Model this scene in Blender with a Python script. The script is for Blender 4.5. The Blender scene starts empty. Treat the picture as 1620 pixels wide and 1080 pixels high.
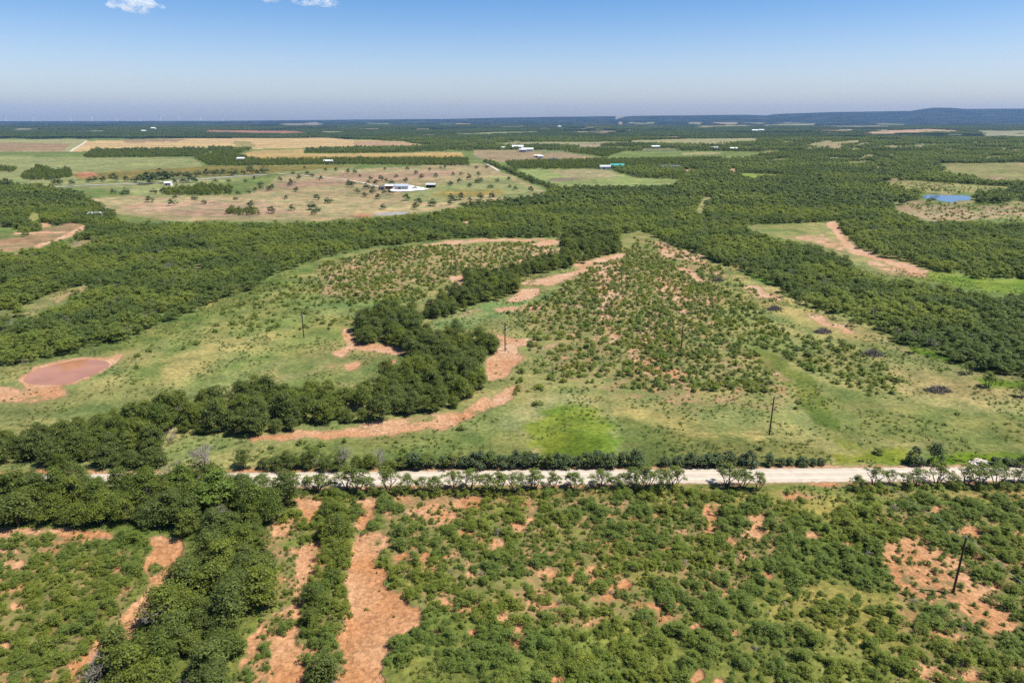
import bpy, bmesh, math
import numpy as np
from mathutils import Vector, Matrix

# ------------------------------------------------------------------ camera, sky, sun, exposure
S = bpy.context.scene
PW, PH, F = 1620.0, 1080.0, 1080.0
H = 70.0
LEVEL = 187.0                                   # picture row of eye level
P = math.atan((PH / 2 - LEVEL) / F)
CP, SP = math.cos(P), math.sin(P)
cam_d = bpy.data.cameras.new('camera')
cam_d.sensor_width = 36.0; cam_d.lens = 24.0
cam_d.clip_start = 1.0; cam_d.clip_end = 60000.0
cam = bpy.data.objects.new('camera', cam_d)
cam.location = (0, 0, H); cam.rotation_euler = (math.pi / 2 - P, 0, 0)
S.collection.objects.link(cam); S.camera = cam
S.view_settings.view_transform = 'Standard'; S.view_settings.look = 'None'
S.view_settings.gamma = 1.0; S.view_settings.use_curve_mapping = False
S.view_settings.exposure = 1.0

SUN_EL, SUN_AZ = 62.0, 100.0                    # azimuth clockwise from +Y: sun stands to the right, a little behind
W = bpy.data.worlds.new('World'); S.world = W; W.use_nodes = True
nt = W.node_tree; nt.nodes.clear()
sky = nt.nodes.new('ShaderNodeTexSky'); sky.sky_type = 'NISHITA'; sky.sun_disc = False
sky.sun_elevation = math.radians(SUN_EL); sky.sun_rotation = math.radians(SUN_AZ)
sky.altitude = 400; sky.air_density = 1.0; sky.dust_density = 1.2; sky.ozone_density = 4.0
bg = nt.nodes.new('ShaderNodeBackground'); bg.inputs[1].default_value = 0.072
wo = nt.nodes.new('ShaderNodeOutputWorld')
tnt = nt.nodes.new('ShaderNodeMix'); tnt.data_type = 'RGBA'; tnt.blend_type = 'MULTIPLY'; tnt.inputs[0].default_value = 1.0; 
stc = nt.nodes.new('ShaderNodeTexCoord'); sxy = nt.nodes.new('ShaderNodeSeparateXYZ'); smr = nt.nodes.new('ShaderNodeMapRange'); smr.interpolation_type = 'SMOOTHSTEP'
smr.inputs[1].default_value = .04; smr.inputs[2].default_value = .17
stm = nt.nodes.new('ShaderNodeMix'); stm.data_type = 'RGBA'; stm.inputs[6].default_value = (1.07, 1.03, 1.12, 1); stm.inputs[7].default_value = (.50, .75, 1.0, 1)
nt.links.new(stc.outputs['Generated'], sxy.inputs[0]); nt.links.new(sxy.outputs[2], smr.inputs[0]); nt.links.new(smr.outputs[0], stm.inputs[0]); nt.links.new(stm.outputs[2], tnt.inputs[7])
nt.links.new(sky.outputs[0], tnt.inputs[6]); nt.links.new(tnt.outputs[2], bg.inputs[0]); nt.links.new(bg.outputs[0], wo.inputs[0])
sun_d = bpy.data.lights.new('sun', 'SUN'); sun_d.energy = 4.6; sun_d.angle = math.radians(0.53)
sun_d.color = (1.0, 0.955, 0.86)
sun = bpy.data.objects.new('sun', sun_d)
az, el = math.radians(SUN_AZ), math.radians(SUN_EL)
sdir = Vector((math.sin(az) * math.cos(el), math.cos(az) * math.cos(el), math.sin(el)))
sun.rotation_euler = sdir.to_track_quat('Z', 'Y').to_euler(); sun.location = sdir * 500
S.collection.objects.link(sun)
cy = S.cycles
cy.max_bounces = 7; cy.diffuse_bounces = 4; cy.glossy_bounces = 2; cy.transmission_bounces = 4
cy.transparent_max_bounces = 10; cy.volume_bounces = 2
cy.use_denoising = False
cy.sample_clamp_indirect = 4.0

C = S.collection
rng = np.random.default_rng(7)

# ------------------------------------------------------------------ helpers
def px2w(x, y, z=0.0):
    """photograph pixel -> point of the ground plane at height z"""
    dx = (np.asarray(x, float) - PW / 2) / F; dy = (np.asarray(y, float) - PH / 2) / F
    dY = CP - dy * SP; dZ = -SP - dy * CP
    dZ = np.minimum(dZ, -1e-4)
    t = (H - z) / -dZ
    return dx * t, dY * t

def w2px(X, Y, Z=0.0):
    zc = Y * CP + (H - Z) * SP
    zc = np.maximum(zc, 1.0)
    yc = Y * SP - (H - Z) * CP
    return PW / 2 + F * X / zc, PH / 2 - F * yc / zc, zc

def _hash(ix, iy, seed):
    ix = ix.astype(np.int64); iy = iy.astype(np.int64)
    h = (ix * 374761393 + iy * 668265263 + seed * 974634777) & 0xffffffff
    h = ((h ^ (h >> 13)) * 1274126177) & 0xffffffff
    h = (h ^ (h >> 16)) & 0xffffffff
    return h / 4294967295.0

def vnoise(x, y, seed=0):
    ix = np.floor(x); iy = np.floor(y); fx = x - ix; fy = y - iy
    fx = fx * fx * (3 - 2 * fx); fy = fy * fy * (3 - 2 * fy)
    a = _hash(ix, iy, seed); b = _hash(ix + 1, iy, seed); c = _hash(ix, iy + 1, seed); d = _hash(ix + 1, iy + 1, seed)
    return (a * (1 - fx) + b * fx) * (1 - fy) + (c * (1 - fx) + d * fx) * fy

def fbm(x, y, o=4, seed=0):
    v = 0; a = 0.5; t = 0
    for k in range(o):
        v = v + a * vnoise(x, y, seed + k * 17); t += a; a *= .5; x = x * 2.03 + 11.3; y = y * 2.03 + 5.7
    return v / t

def inpoly(px, py, poly):
    poly = np.asarray(poly, float)
    out = np.zeros(px.shape, bool)
    x0, y0 = poly.min(0); x1, y1 = poly.max(0)
    sel = (px >= x0) & (px <= x1) & (py >= y0) & (py <= y1)
    if not sel.any(): return out
    qx = px[sel]; qy = py[sel]; r = np.zeros(qx.shape, bool)
    n = len(poly); j = n - 1
    for i in range(n):
        xi, yi = poly[i]; xj, yj = poly[j]
        if yi != yj:
            c = ((yi > qy) != (yj > qy)) & (qx < (xj - xi) * (qy - yi) / (yj - yi) + xi)
            r ^= c
        j = i
    out[sel] = r
    return out

def PL(*v):
    """flat number list -> outline; outlines that touch the picture's border run on beyond it"""
    p = np.array(v, float).reshape(-1, 2)
    p[:, 0] = np.where(p[:, 0] <= 0, -420, np.where(p[:, 0] >= 1620, 2040, p[:, 0]))
    p[:, 1] = np.where(p[:, 1] >= 1080, 1330, p[:, 1])
    return p

def smooth(a, b, x):
    t = np.clip((x - a) / (b - a), 0, 1); return t * t * (3 - 2 * t)

# ------------------------------------------------------------------ terrain height
ROAD_PX = [(0, 762), (460, 757.5), (1080, 752.5), (1620, 748.5)]
_rx, _ry = px2w(*np.array(ROAD_PX).T)
RK, RB = np.polyfit(_rx, _ry, 1)                 # the road is a straight line  y = RK x + RB
def road_y(X): return RK * X + RB
RIDGE = np.array([(-3000, 192), (0, 192), (350, 191.4), (540, 189.6), (700, 188.4), (850, 185.4), (1080, 182.8), (1180, 181.8), (1212, 183),
                  (1225, 180.8), (1300, 178), (1440, 175.6), (1457, 172.8), (1475, 170.6), (1500, 170.8), (1525, 172.6), (1620, 172), (4600, 180)], float)
POND_RED = PL(33, 600, 60, 583, 100, 573, 140, 568, 165, 570, 176, 576, 160, 586, 140, 595, 112, 607, 80, 609, 45, 608)
POND_BLUE = PL(1454, 309.5, 1480, 308, 1500, 309.5, 1530, 309, 1538, 313, 1534, 318, 1519, 317, 1504, 321.5, 1490, 318, 1468, 316)
POND_GREY = PL(588, 338.5, 600, 336.5, 640, 335, 648, 336, 636, 340.5, 600, 341)
PONDS = []
for pl in (POND_RED, POND_BLUE, POND_GREY):
    wx, wy = px2w(pl[:, 0], pl[:, 1]); PONDS.append((wx, wy, wx.mean(), wy.mean(), np.ptp(wx) / 2, np.ptp(wy) / 2))

def height(X, Y):
    X = np.asarray(X, float); Y = np.asarray(Y, float)
    h = (fbm(X / 23, Y / 23, 3, 5) - .5) * 0.9
    h = h * smooth(0, 8, np.abs(Y - road_y(X)) - 4)
    h = h + (fbm(X / 420 + 3, Y / 420, 3, 9) - .5) * 5 * smooth(250, 1300, Y)
    for wx, wy, cx, cyy, rx, ry in PONDS:
        d = np.sqrt(((X - cx) / (rx * 1.25)) ** 2 + ((Y - cyy) / (ry * 1.35)) ** 2)
        h = h * smooth(.95, 1.7, d)
    Yc = np.maximum(Y, 500)
    px = PW / 2 + X / Yc * F / CP
    zr = H + (LEVEL - np.interp(px, RIDGE[:, 0], RIDGE[:, 1])) * 14000 / (F / CP ** 2)
    s = smooth(8200, 14000, Y)
    h = h + zr * s * s
    h = h + (fbm(X / 1900 + 9, Y / 700 + 2, 4, 31) - .42) * 62 * smooth(5500, 8500, Y) * (1 - smooth(12000, 14000, Y)) * (0.25 + .75 * smooth(300, 1300, px))
    h = h - smooth(14000, 16700, Y) * (np.maximum(zr, 0) + 55)
    return h

# ------------------------------------------------------------------ ground colour zones (outlines are real field, wood and bank edges on the ground)
GRASS = (.118, .126, .046)
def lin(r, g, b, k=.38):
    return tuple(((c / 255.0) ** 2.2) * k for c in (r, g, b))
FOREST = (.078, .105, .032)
WHEAT = lin(210, 184, 136); WHEAT2 = lin(196, 172, 116); PINK = lin(164, 144, 114); TANP = lin(176, 164, 124); PASTG = lin(152, 160, 108)
FARTINT = lin(36, 56, 42)
TINT = [  # colour, warp in px, outline
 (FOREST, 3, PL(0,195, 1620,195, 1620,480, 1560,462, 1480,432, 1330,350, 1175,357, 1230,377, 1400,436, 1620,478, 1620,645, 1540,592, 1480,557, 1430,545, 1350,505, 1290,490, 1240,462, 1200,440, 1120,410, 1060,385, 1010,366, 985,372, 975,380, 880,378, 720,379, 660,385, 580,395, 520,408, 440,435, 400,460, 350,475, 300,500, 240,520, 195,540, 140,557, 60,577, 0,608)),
 (FARTINT, 2, PL(0,186, 1620,186, 1620,222, 0,219)),
 (PASTG, 0, PL(0,243, 130,248, 310,250, 320,263, 560,262, 560,270, 420,276, 330,293, 318,299, 280,309, 215,308, 190,300, 100,296, 0,294)),
 (lin(166,168,120), 0, PL(0,218, 137,221, 108,240, 0,241)), (PINK, 1, PL(0,226, 115,227, 98,239.5, 0,240)),
 (WHEAT, 0, PL(137,223.5, 300,219, 520,218, 560,222, 640,224, 672,230, 660,232.5, 540,233, 400,235.5, 340,232.5, 240,237, 112,240)),
 (PINK, .6, PL(190,221.5, 300,220, 280,224, 200,226)), (lin(170,160,110), .5, PL(368,224, 395,224, 407,232, 372,232)),
 (lin(190,160,130), .7, PL(560,223, 640,225, 672,230, 600,231, 560,229)),
 (lin(176,132,112), .4, PL(320,206, 465,207, 500,211, 450,213, 320,210)), (lin(150,158,120), .4, PL(495,207, 545,208, 545,211, 510,211)),
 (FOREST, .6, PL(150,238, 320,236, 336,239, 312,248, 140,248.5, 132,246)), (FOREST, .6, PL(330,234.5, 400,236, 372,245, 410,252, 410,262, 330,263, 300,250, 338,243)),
 (WHEAT2, 0, PL(375,246, 402,239, 480,236, 480,243, 540,243, 730,241, 735,248, 540,253.5, 405,254)), (lin(180,150,86), .4, PL(405,250, 540,249, 735,245, 735,248, 540,253.5, 405,254)),
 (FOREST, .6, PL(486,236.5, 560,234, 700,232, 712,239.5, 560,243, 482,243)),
 (lin(142,134,76), .6, PL(115,276, 200,270, 320,264, 540,261, 560,264, 420,274, 300,278, 200,283, 125,284)), (lin(196,140,110), 1.5, PL(118,273, 146,271, 158,277, 130,282)),
 (lin(168,176,120), 0, PL(190,299, 240,293, 330,292, 318,299, 280,309, 215,308)),
 (TANP, 1, PL(132,314, 200,310, 380,310, 425,292, 440,278, 560,268, 755,257, 790,270, 865,305, 850,313, 740,326, 640,340, 560,346, 500,350, 280,350, 180,338)),
 (lin(186,162,134), 3, PL(200,325, 330,318, 420,322, 480,335, 400,343, 280,340, 200,333)), (lin(182,156,130), 3, PL(560,275, 700,268, 740,274, 640,286, 560,290, 450,300, 440,290)),
 (PASTG, 2, PL(640,296, 700,290, 800,280, 850,303, 840,311, 740,322, 640,318)), (lin(164,150,88), 2, PL(700,303, 790,301, 800,308, 720,313, 680,310)),
 (lin(192,176,130), 2, PL(640,330, 740,322, 800,314, 780,308, 720,318, 640,326, 560,336, 560,342)), (lin(196,140,110), 1, PL(562,341, 590,338, 585,344, 560,346)),
 (lin(150,166,104), 1.2, PL(810,269, 850,266, 960,268, 1000,281, 1082,285, 1062,298, 960,300, 885,300)), (lin(170,164,124), 2, PL(870,268, 960,269, 985,278, 930,286, 890,280)), (lin(140,130,112), 1, PL(865,283, 925,281, 900,287, 868,287)),
 (lin(168,152,120), 1.5, PL(750,238, 860,238, 960,250, 905,256, 800,256, 752,248)),
 (lin(150,162,112), .3, PL(720,213, 760,209.5, 860,208, 850,211, 740,214)), (lin(164,164,124), .3, PL(780,227, 860,225, 985,225, 980,229, 790,232)),
 (lin(166,166,124), .5, PL(1000,223, 1090,220, 1205,218, 1195,226, 1090,230, 1000,228)), (lin(158,164,108), .5, PL(1120,247, 1215,247, 1205,251, 1130,250)),
 (lin(166,160,118), .8, PL(1262,228, 1360,222, 1360,228, 1300,232)), (lin(176,168,128), .5, PL(1308,248, 1360,250, 1372,253, 1310,253)), (lin(166,160,118), .4, PL(1080,242, 1140,241, 1140,244, 1080,245)),
 (lin(198,176,146), .3, PL(1283,206.5, 1360,204.5, 1345,208.5, 1285,208)), (lin(200,172,142), .3, PL(1355,211, 1400,206.5, 1470,204, 1520,206.5, 1525,209, 1420,211.5)), (lin(160,162,132), .8, PL(1540,207, 1620,207, 1620,218, 1560,215)),
 (lin(162,160,108), 2, PL(1395,290, 1440,286, 1500,291, 1600,296, 1600,304, 1540,306, 1440,305, 1410,298)), (lin(172,156,124), 2, PL(1410,325, 1480,326, 1620,326, 1620,350, 1560,346, 1480,352, 1430,340)), (lin(150,150,100), 2, PL(1480,258, 1620,250, 1620,300, 1560,290, 1500,275)),
 (lin(150,172,84), 1.2, PL(1175,274, 1232,276, 1236,280, 1190,286, 1172,283)), (lin(206,170,140), 1, PL(1156,266, 1166,267, 1164,278, 1155,274)), (lin(200,160,130), 1, PL(1080,268, 1100,267, 1100,273, 1082,275)), (lin(170,168,120), 1, PL(1112,312, 1126,312, 1112,338, 1102,338)), (lin(190,160,134), 1, PL(1116,312, 1128,311, 1124,318)),
 (lin(166,160,120), .3, PL(1085,200, 1180,198, 1200,200, 1120,202)), (lin(160,164,128), .3, PL(1200,197.5, 1290,196.5, 1280,199, 1210,199.5)), (lin(156,150,130), .3, PL(440,197, 500,194.5, 520,198, 460,199)), (lin(176,168,150), .2, PL(15,205, 30,203.5, 60,204, 50,206)), (lin(170,170,150), .2, PL(110,207.5, 175,207, 170,209, 115,209)),
 (lin(168,164,146), .2, PL(970,192, 1000,191, 1005,193, 975,194)), (lin(160,160,140), .2, PL(1370,186.5, 1450,184, 1466,185, 1400,188)), (lin(150,150,126), .2, PL(1280,200, 1330,198, 1420,198, 1360,202)), (lin(150,150,126), .2, PL(1080,190.5, 1160,189.5, 1160,191, 1085,192)),
 (lin(220,214,200), .1, PL(1219,183.5, 1237,181.5, 1240,184, 1222,185)),
 # clearing right of the centre with its washed track
 (lin(158,160,106), 2, PL(1175,357, 1300,352, 1325,350, 1332,362, 1350,388, 1400,410, 1445,421, 1480,430, 1560,441, 1620,452, 1620,480, 1560,462, 1500,449, 1440,440, 1400,437, 1352,424, 1335,405, 1290,385, 1230,377, 1190,366)),
 (lin(122,150,62), 3, PL(1460,428, 1560,441, 1620,452, 1620,480, 1560,462, 1500,449, 1440,440)), (lin(142,150,92), 3, PL(1175,359, 1260,354, 1290,370, 1230,374)),
 # left forest clearings
 (lin(176,150,116), 2, PL(0,385, 35,376, 70,362, 110,352, 135,356, 112,372, 60,390, 20,398, 0,400)), (lin(160,164,100), 1.5, PL(42,346, 52,336, 64,338, 66,348, 48,351)), (lin(158,156,106), 2, PL(0,502, 28,490, 80,468, 136,450, 146,458, 95,474, 45,500, 0,522)),
 (lin(166,150,116), 2, PL(102,386, 135,380, 172,378, 130,390, 108,394)),
 # grass tones of the meadows
 (lin(146,156,92), 6, PL(330,440, 450,440, 560,480, 560,530, 470,560, 330,600, 200,640, 130,650, 200,600, 240,570)),
 (lin(164,164,104), 7, PL(260,570, 340,530, 430,520, 440,545, 330,600, 240,620)), (lin(134,144,88), 6, PL(0,640, 130,620, 260,610, 250,640, 160,655, 0,672)),
 (lin(134,148,88), 5, PL(470,560, 520,590, 560,590, 620,560, 640,575, 560,605, 480,610, 430,600)),
 (lin(120,136,74), 3, PL(150,556, 240,522, 350,477, 440,437, 520,410, 640,392, 630,398, 520,420, 440,448, 360,490, 240,542, 170,560)),
 (lin(140,160,96), 5, PL(480,470, 580,478, 640,470, 620,490, 570,500, 500,500)),
 (lin(134,156,98), 4, PL(680,505, 760,480, 850,470, 900,440, 870,470, 800,500, 740,520, 690,522)),
 (lin(172,168,112), 7, PL(1390,560, 1470,580, 1620,650, 1620,690, 1560,700, 1470,640, 1400,600)), (lin(166,162,104), 6, PL(1150,400, 1230,450, 1300,500, 1390,545, 1340,540, 1230,500, 1160,450)),
 (lin(162,160,100), 6, PL(1000,640, 1100,665, 1200,680, 1210,700, 1060,695, 960,650)), (lin(164,164,112), 5, PL(840,630, 900,620, 960,640, 900,640, 860,665, 800,700, 790,660)),
 (lin(124,132,76), 7, PL(980,655, 1100,690, 1260,700, 1320,720, 1300,735, 1000,735, 985,700)), (lin(126,138,80), 7, PL(620,690, 800,680, 840,690, 830,730, 400,725, 420,705)),
 (lin(118,132,66), 5, PL(1188,545, 1240,568, 1290,600, 1312,640, 1330,680, 1420,705, 1340,715, 1280,665, 1252,622, 1208,582)), (lin(130,140,82), 7, PL(1300,600, 1400,640, 1620,700, 1620,735, 1420,735, 1340,690)),
 (lin(108,140,62), 3, PL(1160,424, 1180,428, 1225,445, 1215,452, 1190,446)), (lin(100,138,38), 3, PL(1440,545, 1520,565, 1518,574, 1470,566, 1440,556)), (lin(100,138,44), 3, PL(1530,595, 1620,622, 1620,634, 1560,612)),
 (lin(124,146,60), 9, PL(835,672, 862,650, 895,638, 935,648, 962,668, 985,700, 972,722, 900,736, 845,712)), (lin(110,129,46), 8, PL(855,700, 900,684, 950,690, 960,712, 900,730, 860,722)), (lin(112,134,54), 12, PL(880,664, 915,652, 930,664, 900,676)),
 (lin(132,142,56), 6, PL(1318,722, 1360,714, 1420,704, 1455,718, 1440,731, 1380,736, 1328,734)), (lin(104,130,52), 4, PL(1335,775, 1362,784, 1398,800, 1392,812, 1362,808, 1345,790)),
 (lin(110,140,40), 5, PL(1440,735, 1500,715, 1620,712, 1620,735)),
 # worn trails of the right meadow
 (lin(170,164,116), 1.5, PL(1120,412, 1200,446, 1290,486, 1400,538, 1500,585, 1620,642, 1620,647, 1500,590, 1400,543, 1290,490, 1200,450)), (lin(160,158,106), 2, PL(1254,600, 1262,640, 1290,672, 1340,690, 1420,700, 1500,703, 1500,706, 1420,703, 1336,693, 1284,675, 1256,642, 1250,602)), (lin(168,164,112), 2, PL(330,618, 420,600, 500,585, 530,566, 532,569, 502,590, 420,605, 332,622)),
 # near bush land
 (lin(124,136,70), 6, PL(0,765, 1620,752, 1620,1080, 0,1080)),
 (lin(158,144,92), 5, PL(380,783, 640,778, 940,776, 1220,776, 1620,768, 1620,792, 1400,790, 1330,776, 1230,792, 960,792, 640,792, 380,800)),
 (lin(150,150,84), 7, PL(1150,780, 1330,775, 1350,830, 1180,800)), (lin(154,154,86), 9, PL(1230,930, 1330,910, 1440,960, 1470,1080, 1230,1080)), (lin(148,150,82), 8, PL(640,800, 680,870, 690,960, 620,900)), (lin(146,150,80), 8, PL(830,900, 1000,880, 1110,930, 1050,1000, 880,1000)),
 (lin(126,150,66), 6, PL(430,860, 470,850, 475,930, 450,990, 410,1010, 400,990)), (lin(128,142,70), 6, PL(0,850, 190,850, 240,880, 200,960, 120,1050, 0,1080)),
 (lin(138,148,70), 5, PL(0,1050, 60,1040, 90,1080, 0,1080)),
]
_r = np.random.default_rng(404)
for _k in range(150):     # the small far clearings and fields between the woods
    _x = _r.uniform(560, 1640) if _k % 4 else _r.uniform(0, 560); _y = 196 + 46 * _r.random() ** 1.4 if _k % 4 else _r.uniform(194, 214)
    _w = _r.uniform(10, 70) * (.5 + (_y - 190) / 50); _h = _r.uniform(.5, 1.6) * (.5 + (_y - 190) / 26)
    if 560 < _x < 1640 and not (480 < _x < 760 and _y > 216):
        TINT.append(([lin(150,152,116), lin(168,160,128), lin(128,140,96), lin(120,136,92), lin(176,160,136)][_k % 5], .5, np.array([(_x - _w / 2, _y), (_x - _w * .4, _y - _h), (_x + _w * .5, _y - _h * .8), (_x + _w * .42, _y + _h * .4)])))
for _k in range(60):      # ragged openings of the right hand scrub country
    _x = _r.uniform(1180, 1660); _y = _r.uniform(225, 350) if _x > 1380 else _r.uniform(225, 262); _w = _r.uniform(15, 60); _h = _r.uniform(1.5, 4) * (.3 + (_y - 200) / 120); _t = np.linspace(0, 6.283, 9)[:-1]
    TINT.append(([lin(158,156,108), lin(140,146,92), lin(170,154,122)][_k % 3], 3.5, np.stack([_x + _w / 2 * np.cos(_t), _y + _h * np.sin(_t)], 1)))
BARE = [  # how bare, warp, outline
 (.76, 5, PL(397,691, 470,685, 540,680, 600,665, 650,657, 700,651, 738,646, 770,625, 822,606, 830,616, 795,640, 740,665, 700,680, 640,686, 560,694, 480,698, 397,697)),
 (.3, 4, PL(612,668, 660,660, 700,656, 720,650, 716,655, 650,667)),
 (.78, 4, PL(764,523, 800,528, 817,545, 832,562, 812,590, 790,600, 768,604, 766,572, 792,550, 785,540, 765,531)), (.7, 3, PL(792,530, 840,535, 860,548, 820,548)),
 (.95, 4, PL(538,520, 553,522, 562,538, 592,545, 640,550, 648,560, 600,558, 560,553, 540,566, 528,560, 545,545)), (.9, 3, PL(600,576, 632,565, 628,572, 608,586)),
 (.8, 3, PL(545,573, 577,569, 572,581, 545,590)), (.75, 3, PL(510,591, 528,574, 542,570, 530,582)),
 (.9, 3, PL(716,439, 736,433, 735,456, 714,456)), (.85, 2, PL(668,479, 700,464, 704,470, 682,481)),
 (.95, 3, PL(795,474, 828,457, 850,455, 855,467, 836,475, 800,478)), (.78, 3, PL(815,448, 860,440, 905,430, 948,424, 948,431, 905,437, 880,452, 830,451)), (.85, 3, PL(905,418, 960,404, 988,401, 985,408, 950,414, 915,424)),
 (.75, 3, PL(778,488, 866,479, 862,491, 790,494)), (.8, 2, PL(715,499, 765,487, 762,492, 722,502)),
 (.88, 2, PL(838,386, 880,378, 892,384, 852,391)), (.72, 1.5, PL(655,388, 715,379, 862,377, 866,381, 760,384, 680,389)), (.75, 3, PL(815,412, 860,398, 895,390, 892,398, 850,412, 800,425)),
 (.46, 4, PL(500,420, 600,395, 700,388, 860,384, 880,400, 830,425, 740,430, 700,450, 600,470, 500,470)),
 (.42, 4, PL(905,430, 960,408, 1010,392, 1060,400, 1110,415, 1140,450, 1150,490, 1100,520, 1060,600, 1120,640, 1100,660, 1030,620, 1000,600, 980,500, 860,500)),
 (.38, 4, PL(830,500, 1000,480, 1200,560, 1250,600, 1240,650, 1000,630, 860,600)),
 (.70, 3, PL(940,420, 985,416, 995,440, 985,470, 960,510, 985,540, 965,545, 950,500)), (.68, 3, PL(1035,380, 1060,385, 1092,405, 1060,410, 1040,398)), (.8, 3, PL(1068,424, 1085,425, 1118,446, 1105,446)), (.74, 3, PL(1040,440, 1062,440, 1072,458, 1110,470, 1150,473, 1120,482, 1080,478, 1092,498, 1080,500, 1062,470, 1040,462)), (.70, 3, PL(1018,508, 1040,508, 1030,545, 1015,552)), (.68, 3, PL(990,545, 1010,560, 1040,580, 1080,590, 1100,610, 1060,606, 1010,590)), (.6, 3, PL(1118,508, 1140,508, 1145,515, 1122,514)),
 (.7, 4, PL(1170,448, 1200,453, 1240,470, 1232,477, 1195,467)), (.76, 3, PL(1183,451, 1200,455, 1236,470, 1230,476, 1195,466)), (.74, 3, PL(1273,493, 1300,500, 1355,522, 1350,530, 1308,518, 1275,501)), (.7, 2, PL(1120,425, 1155,436, 1152,440, 1118,432)), (.7, 3, PL(1060,390, 1110,404, 1130,420, 1090,412)),
 (.72, 5, PL(0,610, 60,611, 100,612, 116,622, 70,636, 40,639, 0,638)), (.85, 1.2, PL(26,602, 56,580, 98,569, 138,564.5, 168,567, 181,576, 163,588, 141,597.5, 113,609, 80,612, 40,611)),
 (.8, 2, PL(165,568, 200,556, 196,562, 180,576)),
 (.8, 3, PL(1304,351, 1326,351, 1336,372, 1356,392, 1400,407, 1440,416, 1475,432, 1440,430, 1395,412, 1350,402, 1330,385, 1316,365)), (.6, 4, PL(1370,410, 1440,420, 1485,436, 1470,441, 1410,436, 1370,422)), (.6, 3, PL(1240,374, 1300,372, 1330,383, 1345,400, 1290,386)),
 (.95, 2, PL(48,393, 95,376, 128,358, 137,355, 139,361, 108,377, 56,395)), (.95, 2, PL(18,406, 22,401, 32,402, 30,408, 20,410)), (.9, 1.5, PL(20,368, 60,366, 105,366, 106,369, 60,369, 20,371)), (.75, 2, PL(64,352, 82,352, 82,360, 64,360)), (.7, 1.5, PL(85,475, 135,450, 142,451, 90,479)), (.7, 1, PL(300,425, 324,414, 326,417, 304,428)), (.7, 2, PL(730,352, 750,345, 745,350, 735,358)),
 # near land
 (.82, 7, PL(566,840, 607,836, 618,850, 610,877, 590,887, 613,907, 607,927, 633,937, 652,960, 680,973, 652,1000, 620,1010, 607,1053, 603,1080, 538,1080, 540,1003, 557,953, 550,907, 557,870)), (.8, 5, PL(565,785, 604,783, 592,808, 580,836, 563,838, 566,812)),
 (.72, 5, PL(462,783, 515,782, 512,806, 500,826, 488,826, 474,808)), (.84, 5, PL(510,850, 512,867, 498,900, 488,933, 478,973, 468,1012, 486,1050, 468,1080, 428,1080, 430,1037, 427,1017, 460,990, 466,953, 470,907, 472,866)),
 (.85, 4, PL(420,983, 414,1000, 393,1018, 391,1006)), (.6, 4, PL(345,1080, 372,1050, 400,1010, 440,900, 452,870, 430,960, 390,1060, 375,1080)),
 (.92, 4, PL(226,851, 260,848, 289,853, 295,870, 279,907, 249,937, 235,967, 208,1007, 168,1020, 145,1047, 118,1067, 100,1080, 90,1080, 115,1053, 148,1017, 185,985, 216,953, 240,925, 218,893, 246,878, 246,866)), (.15, 4, PL(232,892, 258,890, 256,903, 238,908)),
 (.72, 4, PL(0,839, 95,832, 192,842, 185,852, 70,847, 0,851)), (.7, 3, PL(0,868, 28,868, 30,875, 0,880)),
 (.68, 8, PL(1400,863, 1440,847, 1467,847, 1482,867, 1513,880, 1540,907, 1575,933, 1614,987, 1593,1003, 1557,1000, 1513,983, 1473,953, 1433,937, 1413,920, 1413,900, 1393,880)),
 (.9, 4, PL(1192,812, 1214,816, 1210,832, 1208,858, 1190,850, 1172,848, 1186,836)),
 (.62, 4, PL(610,783, 760,784, 770,800, 700,808, 690,825, 640,812)), (.6, 4, PL(1230,775, 1310,778, 1310,788, 1240,790)),
 (.8, 2, PL(0,744, 380,742, 1080,736.5, 1400,735, 1620,733, 1620,741, 1400,743, 1080,744.5, 380,750, 0,752)), (.55, 3, PL(0,765, 380,769, 1080,761, 1620,756, 1620,764, 1080,770, 380,779, 0,780)),
 (.47, 5, PL(600,790, 1000,790, 1200,800, 1300,850, 1200,900, 1100,980, 900,1000, 640,960)), (.45, 5, PL(1380,800, 1620,800, 1620,1080, 1400,1080, 1420,950)), (.45, 5, PL(0,850, 200,850, 220,900, 100,1080, 0,1080)), (.5, 5, PL(400,840, 560,790, 560,1080, 330,1080, 420,960)),
]
for x, y, a, b in [(822,830,10,5),(842,823,8,4),(790,863,12,9),(733,842,10,5),(707,815,13,6),(727,800,12,5),(690,802,9,4),(675,902,12,8),(670,882,8,6),(633,880,9,4),(813,881,8,5),(867,907,17,6),
                   (903,917,8,6),(907,892,8,5),(937,902,7,5),(953,903,7,4),(937,919,10,3),(995,926,9,6),(1025,958,20,5),(1050,962,8,9),(863,957,15,5),(787,962,8,8),(798,980,11,8),(820,998,8,12),(817,1020,8,10),(750,1001,9,6),
                   (883,1077,10,7),(750,913,14,4),(1127,812,9,9),(1123,836,10,4),(1160,855,10,5),(1287,844,15,5),(1213,911,8,5),(1101,1066,13,10),(1137,1077,10,8),(1463,1064,14,9),(1480,807,11,5),(1537,842,15,7),(1583,923,10,7),(1507,1023,9,5),
                   (1533,1070,16,8),(445,843,14,6),(25,960,9,6),(22,892,16,6),(14,1022,7,4),(1165,1000,9,5),(1100,992,12,4),(690,1000,8,5),(1340,860,9,4),(835,795,9,4),(1550,880,10,6),(970,850,9,3)]:
    t = np.linspace(0, 2 * math.pi, 9)[:-1]
    BARE.append((.93, 5, np.stack([x + a * 1.15 * np.cos(t), y + b * 1.15 * np.sin(t)], 1)))

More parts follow.
